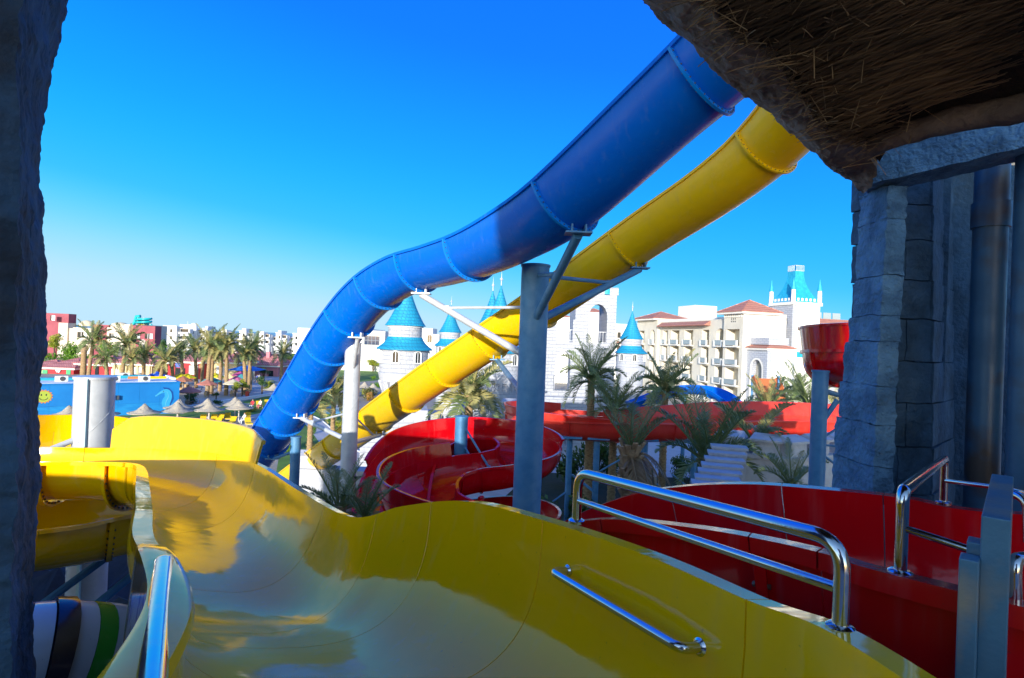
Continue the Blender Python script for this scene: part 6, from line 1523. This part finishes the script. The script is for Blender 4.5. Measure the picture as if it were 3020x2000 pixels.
def cloth_parasol(label, px, py, col, group, z=2.75, w=1.55):
    b = G(px, py, z); t = thing('cafe_parasol', label, 'parasol', (b.x, b.y, 0), group); m_ = mat('cloth_%d_%d_%d' % tuple(int(c * 99) for c in col), col, .8, col2=tuple(c * .85 for c in col), scale=2)
    mb = MB(); c = V((b.x, b.y, 0)); n = 8
    for k in range(n):
        q0, q1 = 2 * math.pi * k / n, 2 * math.pi * (k + 1) / n; a = c + V((w * math.cos(q0), w * math.sin(q0), z - .72)); d = c + V((w * math.cos(q1), w * math.sin(q1), z - .72)); e = c + V((0, 0, z)); md = (a + d) / 2 * .96 + c * .04; md.z = z - .70
        mb.add([e, a, md, d, a - UP * .14, md - UP * .12, d - UP * .14], [(0, 1, 2), (0, 2, 3), (1, 4, 5, 2), (2, 5, 6, 3)])
    mb.build('canopy', m_, t); MB().tube([c, c + V((0, 0, z))], .035, 8).build('pole', M_POLE, t)
    tb2 = thing('cafe_table', 'small cafe table under the ' + label.split(' parasol')[0].replace('the ', '') + ' parasol', 'table', (b.x + .5, b.y - .3, 0), 'cafe tables'); M_ = mat('brown_table', (.20, .10, .05), .6)
    MB().lathe((b.x + .5, b.y - .3, 0), [(.42, .70), (.42, .74)], 14).build('table_top', M_, tb2); MB().lathe((b.x + .5, b.y - .3, 0), [(.2, 0), (.04, .05), (.04, .7)], 8).build('pedestal', M_, tb2)
    for q in (.4, 2.5, 4.6):
        x, y = b.x + .5 + .75 * math.cos(q), b.y - .3 + .75 * math.sin(q); ch = thing('cafe_chair', 'light wooden cafe chair under the ' + label.split(' parasol')[0] + ' parasol', 'chair', (x, y, 0), 'cafe chairs', rz=q); Mc = mat('light_wood_chair', (.42, .26, .12), .6)
        MB().box((0, 0, .43), (.42, .42, .05)).build('seat', Mc, ch, local=True); MB().box((.2, 0, .68), (.04, .42, .46)).build('backrest', Mc, ch, local=True)
        for a_ in (-.18, .18):
            for b_ in (-.18, .18): MB().box((a_, b_, .21), (.04, .04, .42)).build('leg', Mc, ch, local=True)
cg = 'cafe parasols on the plaza'
for px, py, col, lab in ((463, 1095, (.01, .10, .62), 'royal blue parasol beside the cream kiosk'), (412, 1098, (.66, .56, .36), 'sandy beige parasol before the cream kiosk'), (533, 1101, (.80, .66, .01), 'left yellow parasol before the doorway'), (553, 1101, (.80, .66, .01), 'right yellow parasol overlapping another yellow one'), (540, 1109, (.50, .20, .11), 'brown red parasol below the two yellow ones'), (635, 1099, (.80, .66, .01), 'yellow parasol between the palms'),
                         (625, 1111, (.08, .42, .42), 'teal parasol between the palm trunks'), (612, 1119, (.55, .20, .14), 'terracotta parasol below the teal one'), (559, 1139, (.58, .20, .15), 'terracotta parasol at the mural building corner'), (716, 1082, (.55, .01, .20), 'magenta parasol by the blue tent'), (709, 1095, (.62, .10, .26), 'second magenta parasol lower than the tent'), (712, 1103, (.10, .42, .40), 'teal parasol among the magenta ones'),
                         (697, 1109, (.66, .18, .36), 'pink parasol above the beige one'), (688, 1118, (.66, .58, .42), 'faded cream parasol among the palms'), (752, 1081, (.55, .58, .62), 'pale parasol beside the blue tent')):
    cloth_parasol(lab, px, py, col, cg)
b = G(728, 1076, 3.4); t = thing('blue_tent', 'blue pyramid shade tent behind the magenta parasols', 'tent', (b.x, b.y, 0)); M_TENT = mat('blue_tent_cloth', (.02, .16, .52), .7)
MB().add([b, V((b.x - 3, b.y - 3, 2.3)), V((b.x + 3, b.y - 3, 2.3)), V((b.x + 3, b.y + 3, 2.3)), V((b.x - 3, b.y + 3, 2.3))], [(0, 1, 2), (0, 2, 3), (0, 3, 4), (0, 4, 1)]).build('canopy', M_TENT, t)
for sx in (-2.9, 2.9):
    for sy in (-2.9, 2.9): MB().tube([V((b.x + sx, b.y + sy, 0)), V((b.x + sx, b.y + sy, 2.35))], .05, 6).build('post', M_POLE, t)
M_LNG = mat('yellow_lounger_cushion', (.82, .55, .01), .7, col2=(.74, .48, .01), scale=3); M_LNF = mat('pale_lounger_frame', (.56, .44, .26), .6)
def lounger(label, px, py, rz, group='yellow sun loungers'):
    b = G(px, py, .3); t = thing('sun_lounger', label, 'sun lounger', (b.x, b.y, 0), group, rz=rz)
    MB().box((.2, 0, .30), (1.35, .66, .07)).build('frame', M_LNF, t, local=True); MB().box((.22, 0, .37), (1.30, .62, .08)).build('mattress', M_LNG, t, local=True)
    MB().box((-.72, 0, .58), (.75, .62, .08), M=Matrix.Rotation(R(38), 3, 'Y')).build('backrest', M_LNG, t, local=True)
    for a_ in (-.4, .8):
        for b_ in (-.28, .28): MB().box((a_, b_, .14), (.05, .05, .28)).build('leg', M_LNF, t, local=True)
for px, py, rz, lab in ((597, 1240, -1.2, 'yellow lounger partly hidden by the yellow slide wall'), (627, 1239, -1.3, 'yellow lounger beside the front parasol pole'), (648, 1238, -1.3, 'yellow lounger in the middle of the terrace row'), (672, 1234, -1.1, 'yellow lounger behind the nearest terrace one'), (682, 1246, -1.4, 'nearest yellow lounger with raised backrest facing the slide'), (730, 1232, -1.2, 'yellow lounger behind the seated person'), (733, 1249, -1.0, 'yellow lounger under the seated person'), (640, 1250, -1.3, 'yellow lounger touching the slide wall top'), (765, 1196, -1.0, 'yellow lounger with towel beyond the garden strip'), (790, 1192, -1.0, 'yellow lounger beside the towel one')):
    lounger(lab, px, py, rz)
# people: one skinned body each
M_SKIN = mat('skin', (.48, .27, .17), .6); M_HAIR = mat('dark_hair', (.03, .02, .015), .7)
def person(label, pos, rz, pose, shirt, short, group='people in the park'):
    S = 1.0
    J = {'pel': (0, 0, .95), 'sp': (0, 0, 1.15), 'ch': (0, 0, 1.35), 'nk': (0, 0, 1.5), 'hd': (0, .02, 1.62), 'tp': (0, 0, 1.74), 'ls': (-.19, 0, 1.42), 'le': (-.25, .02, 1.14), 'lh': (-.24, .12, .9), 'rs': (.19, 0, 1.42), 're': (.25, .02, 1.14), 'rh': (.24, .12, .9),
         'lp': (-.1, 0, .9), 'lk': (-.11, .03, .5), 'la': (-.11, 0, .08), 'lf': (-.12, .16, .04), 'rp': (.1, 0, .9), 'rk': (.11, .05, .5), 'ra': (.12, -.02, .08), 'rf': (.13, .14, .04)}
    if pose == 'sit':
        for k in ('lp', 'rp', 'pel', 'sp', 'ch', 'nk', 'hd', 'tp', 'ls', 'le', 'lh', 'rs', 're', 'rh'): x, y, z = J[k]; J[k] = (x, y, z - .43)
        J['lk'] = (-.13, .45, .5); J['la'] = (-.14, .5, .08); J['lf'] = (-.15, .66, .04); J['rk'] = (.13, .45, .5); J['ra'] = (.14, .5, .08); J['rf'] = (.15, .66, .04); J['lh'] = (-.16, .35, .6); J['rh'] = (.16, .35, .6); J['le'] = (-.26, .12, .72); J['re'] = (.26, .12, .72)
    ed = [('pel', 'sp'), ('sp', 'ch'), ('ch', 'nk'), ('nk', 'hd'), ('hd', 'tp'), ('ch', 'ls'), ('ls', 'le'), ('le', 'lh'), ('ch', 'rs'), ('rs', 're'), ('re', 'rh'), ('pel', 'lp'), ('lp', 'lk'), ('lk', 'la'), ('la', 'lf'), ('pel', 'rp'), ('rp', 'rk'), ('rk', 'ra'), ('ra', 'rf')]
    rad = {'pel': .15, 'sp': .13, 'ch': .15, 'nk': .06, 'hd': .10, 'tp': .07, 'ls': .07, 'le': .045, 'lh': .04, 'rs': .07, 're': .045, 'rh': .04, 'lp': .10, 'lk': .065, 'la': .045, 'lf': .04, 'rp': .10, 'rk': .065, 'ra': .045, 'rf': .04}
    ks = list(J); me = bpy.data.meshes.new('body'); me.from_pydata([J[k] for k in ks], [(ks.index(a), ks.index(b)) for a, b in ed], [])
    o = bpy.data.objects.new('person', me); COL.objects.link(o); md = o.modifiers.new('skin', 'SKIN'); o.modifiers.new('sub', 'SUBSURF').levels = 1
    for i, k in enumerate(ks): me.skin_vertices[0].data[i].radius = (rad[k], rad[k]); me.skin_vertices[0].data[i].use_root = (k == 'pel')
    dg = bpy.context.evaluated_depsgraph_get(); m2 = bpy.data.meshes.new_from_object(o.evaluated_get(dg)); bpy.data.objects.remove(o)
    for mm in (M_SKIN, mat('shirt_%d%d%d' % tuple(int(c * 99) for c in shirt), shirt, .8), mat('shorts_%d%d%d' % tuple(int(c * 99) for c in short), short, .8), M_HAIR): m2.materials.append(mm)
    zs_ = J['pel'][2]
    for p in m2.polygons:
        c = p.center; p.use_smooth = True
        if c.z > J['hd'][2] + .03 and c.y < .06: p.material_index = 3
        elif zs_ + .02 < c.z < zs_ + .56 and abs(c.x) < .24: p.material_index = 1
        elif zs_ - .42 < c.z <= zs_ + .02 and abs(c.x) < .2: p.material_index = 2
    q = bpy.data.objects.new('person', m2); COL.objects.link(q); q.location = pos; q.rotation_euler = (0, 0, rz); tag(q, label, 'person', group); return q
def gpos(px, py, z=0): b = G(px, py, z); return (b.x, b.y, 0)
p_ = G(721, 1251, 0); person('person in white seated on a yellow lounger under the straw parasol', (p_.x, p_.y, 0), 2.6, 'sit', (.75, .74, .72), (.7, .7, .68))
for px, py, rz, pose, a, b_, lab in ((745, 1206, 3.0, 'sit', (.55, .03, .05), (.7, .7, .7), 'person in red seated beyond the straw parasols'), (768, 1206, 2.8, 'sit', (.7, .68, .66), (.5, .05, .1), 'person in white top seated beside the red clad one'), (758, 1130, 0, 'stand', (.08, .12, .35), (.05, .08, .2), 'person in dark blue standing by the blue tent'), (764, 1128, 1, 'stand', (.6, .6, .62), (.08, .12, .3), 'person in grey shirt next to the dark blue one'),
                                    (750, 1132, 2, 'stand', (.65, .62, .58), (.2, .2, .25), 'person in pale shirt at the plaza steps'), (604, 1150, 2.2, 'sit', (.7, .72, .75), (.1, .15, .3), 'person in white shirt sitting under the terracotta parasol'), (700, 1138, 1.2, 'stand', (.55, .2, .3), (.3, .3, .3), 'person in pink shirt walking under the palms')):
    person(lab, gpos(px, py), rz, pose, a, b_)
o = thing('litter_bin', 'small red litter bin on the plaza edge', 'bin', gpos(729, 1172)); b = G(729, 1172)
MB().lathe((b.x, b.y, 0), [(.26, 0), (.32, .85)], 12).build('bin_body', mat('red_bin', (.45, .05, .02), .6), o, 40); MB().lathe((b.x, b.y, 0), [(.34, .85), (.34, .9), (.1, 1.0)], 12).build('lid', MATS['red_bin'], o, 40)
# kerb wall of the plaza
a, b = G(560, 1205), G(800, 1166); mb = MB(); mb.bar(V((a.x, a.y, .2)), V((b.x, b.y, .2)), .5, .4); o = mb.build('plaza_edge_wall', M_WHITE); tag(o, 'low white edge wall between the plaza and the lawn', 'wall')
# upright rounded yellow figure near the hotel
b = G(2022, 1236); t = thing('yellow_figure', 'upright yellow float leaning by the hotel garden behind the palms', 'float', (b.x, b.y, 0)); MB().lathe((b.x, b.y, 0), [(.35, 0), (.5, .8), (.45, 1.8), (.3, 2.4), (.1, 2.6)], 14).build('figure_body', M_YEL2, t, 50); MB().lathe((b.x, b.y, 0), [(.6, 0), (.6, .08)], 14).build('base', M_YEL2, t)
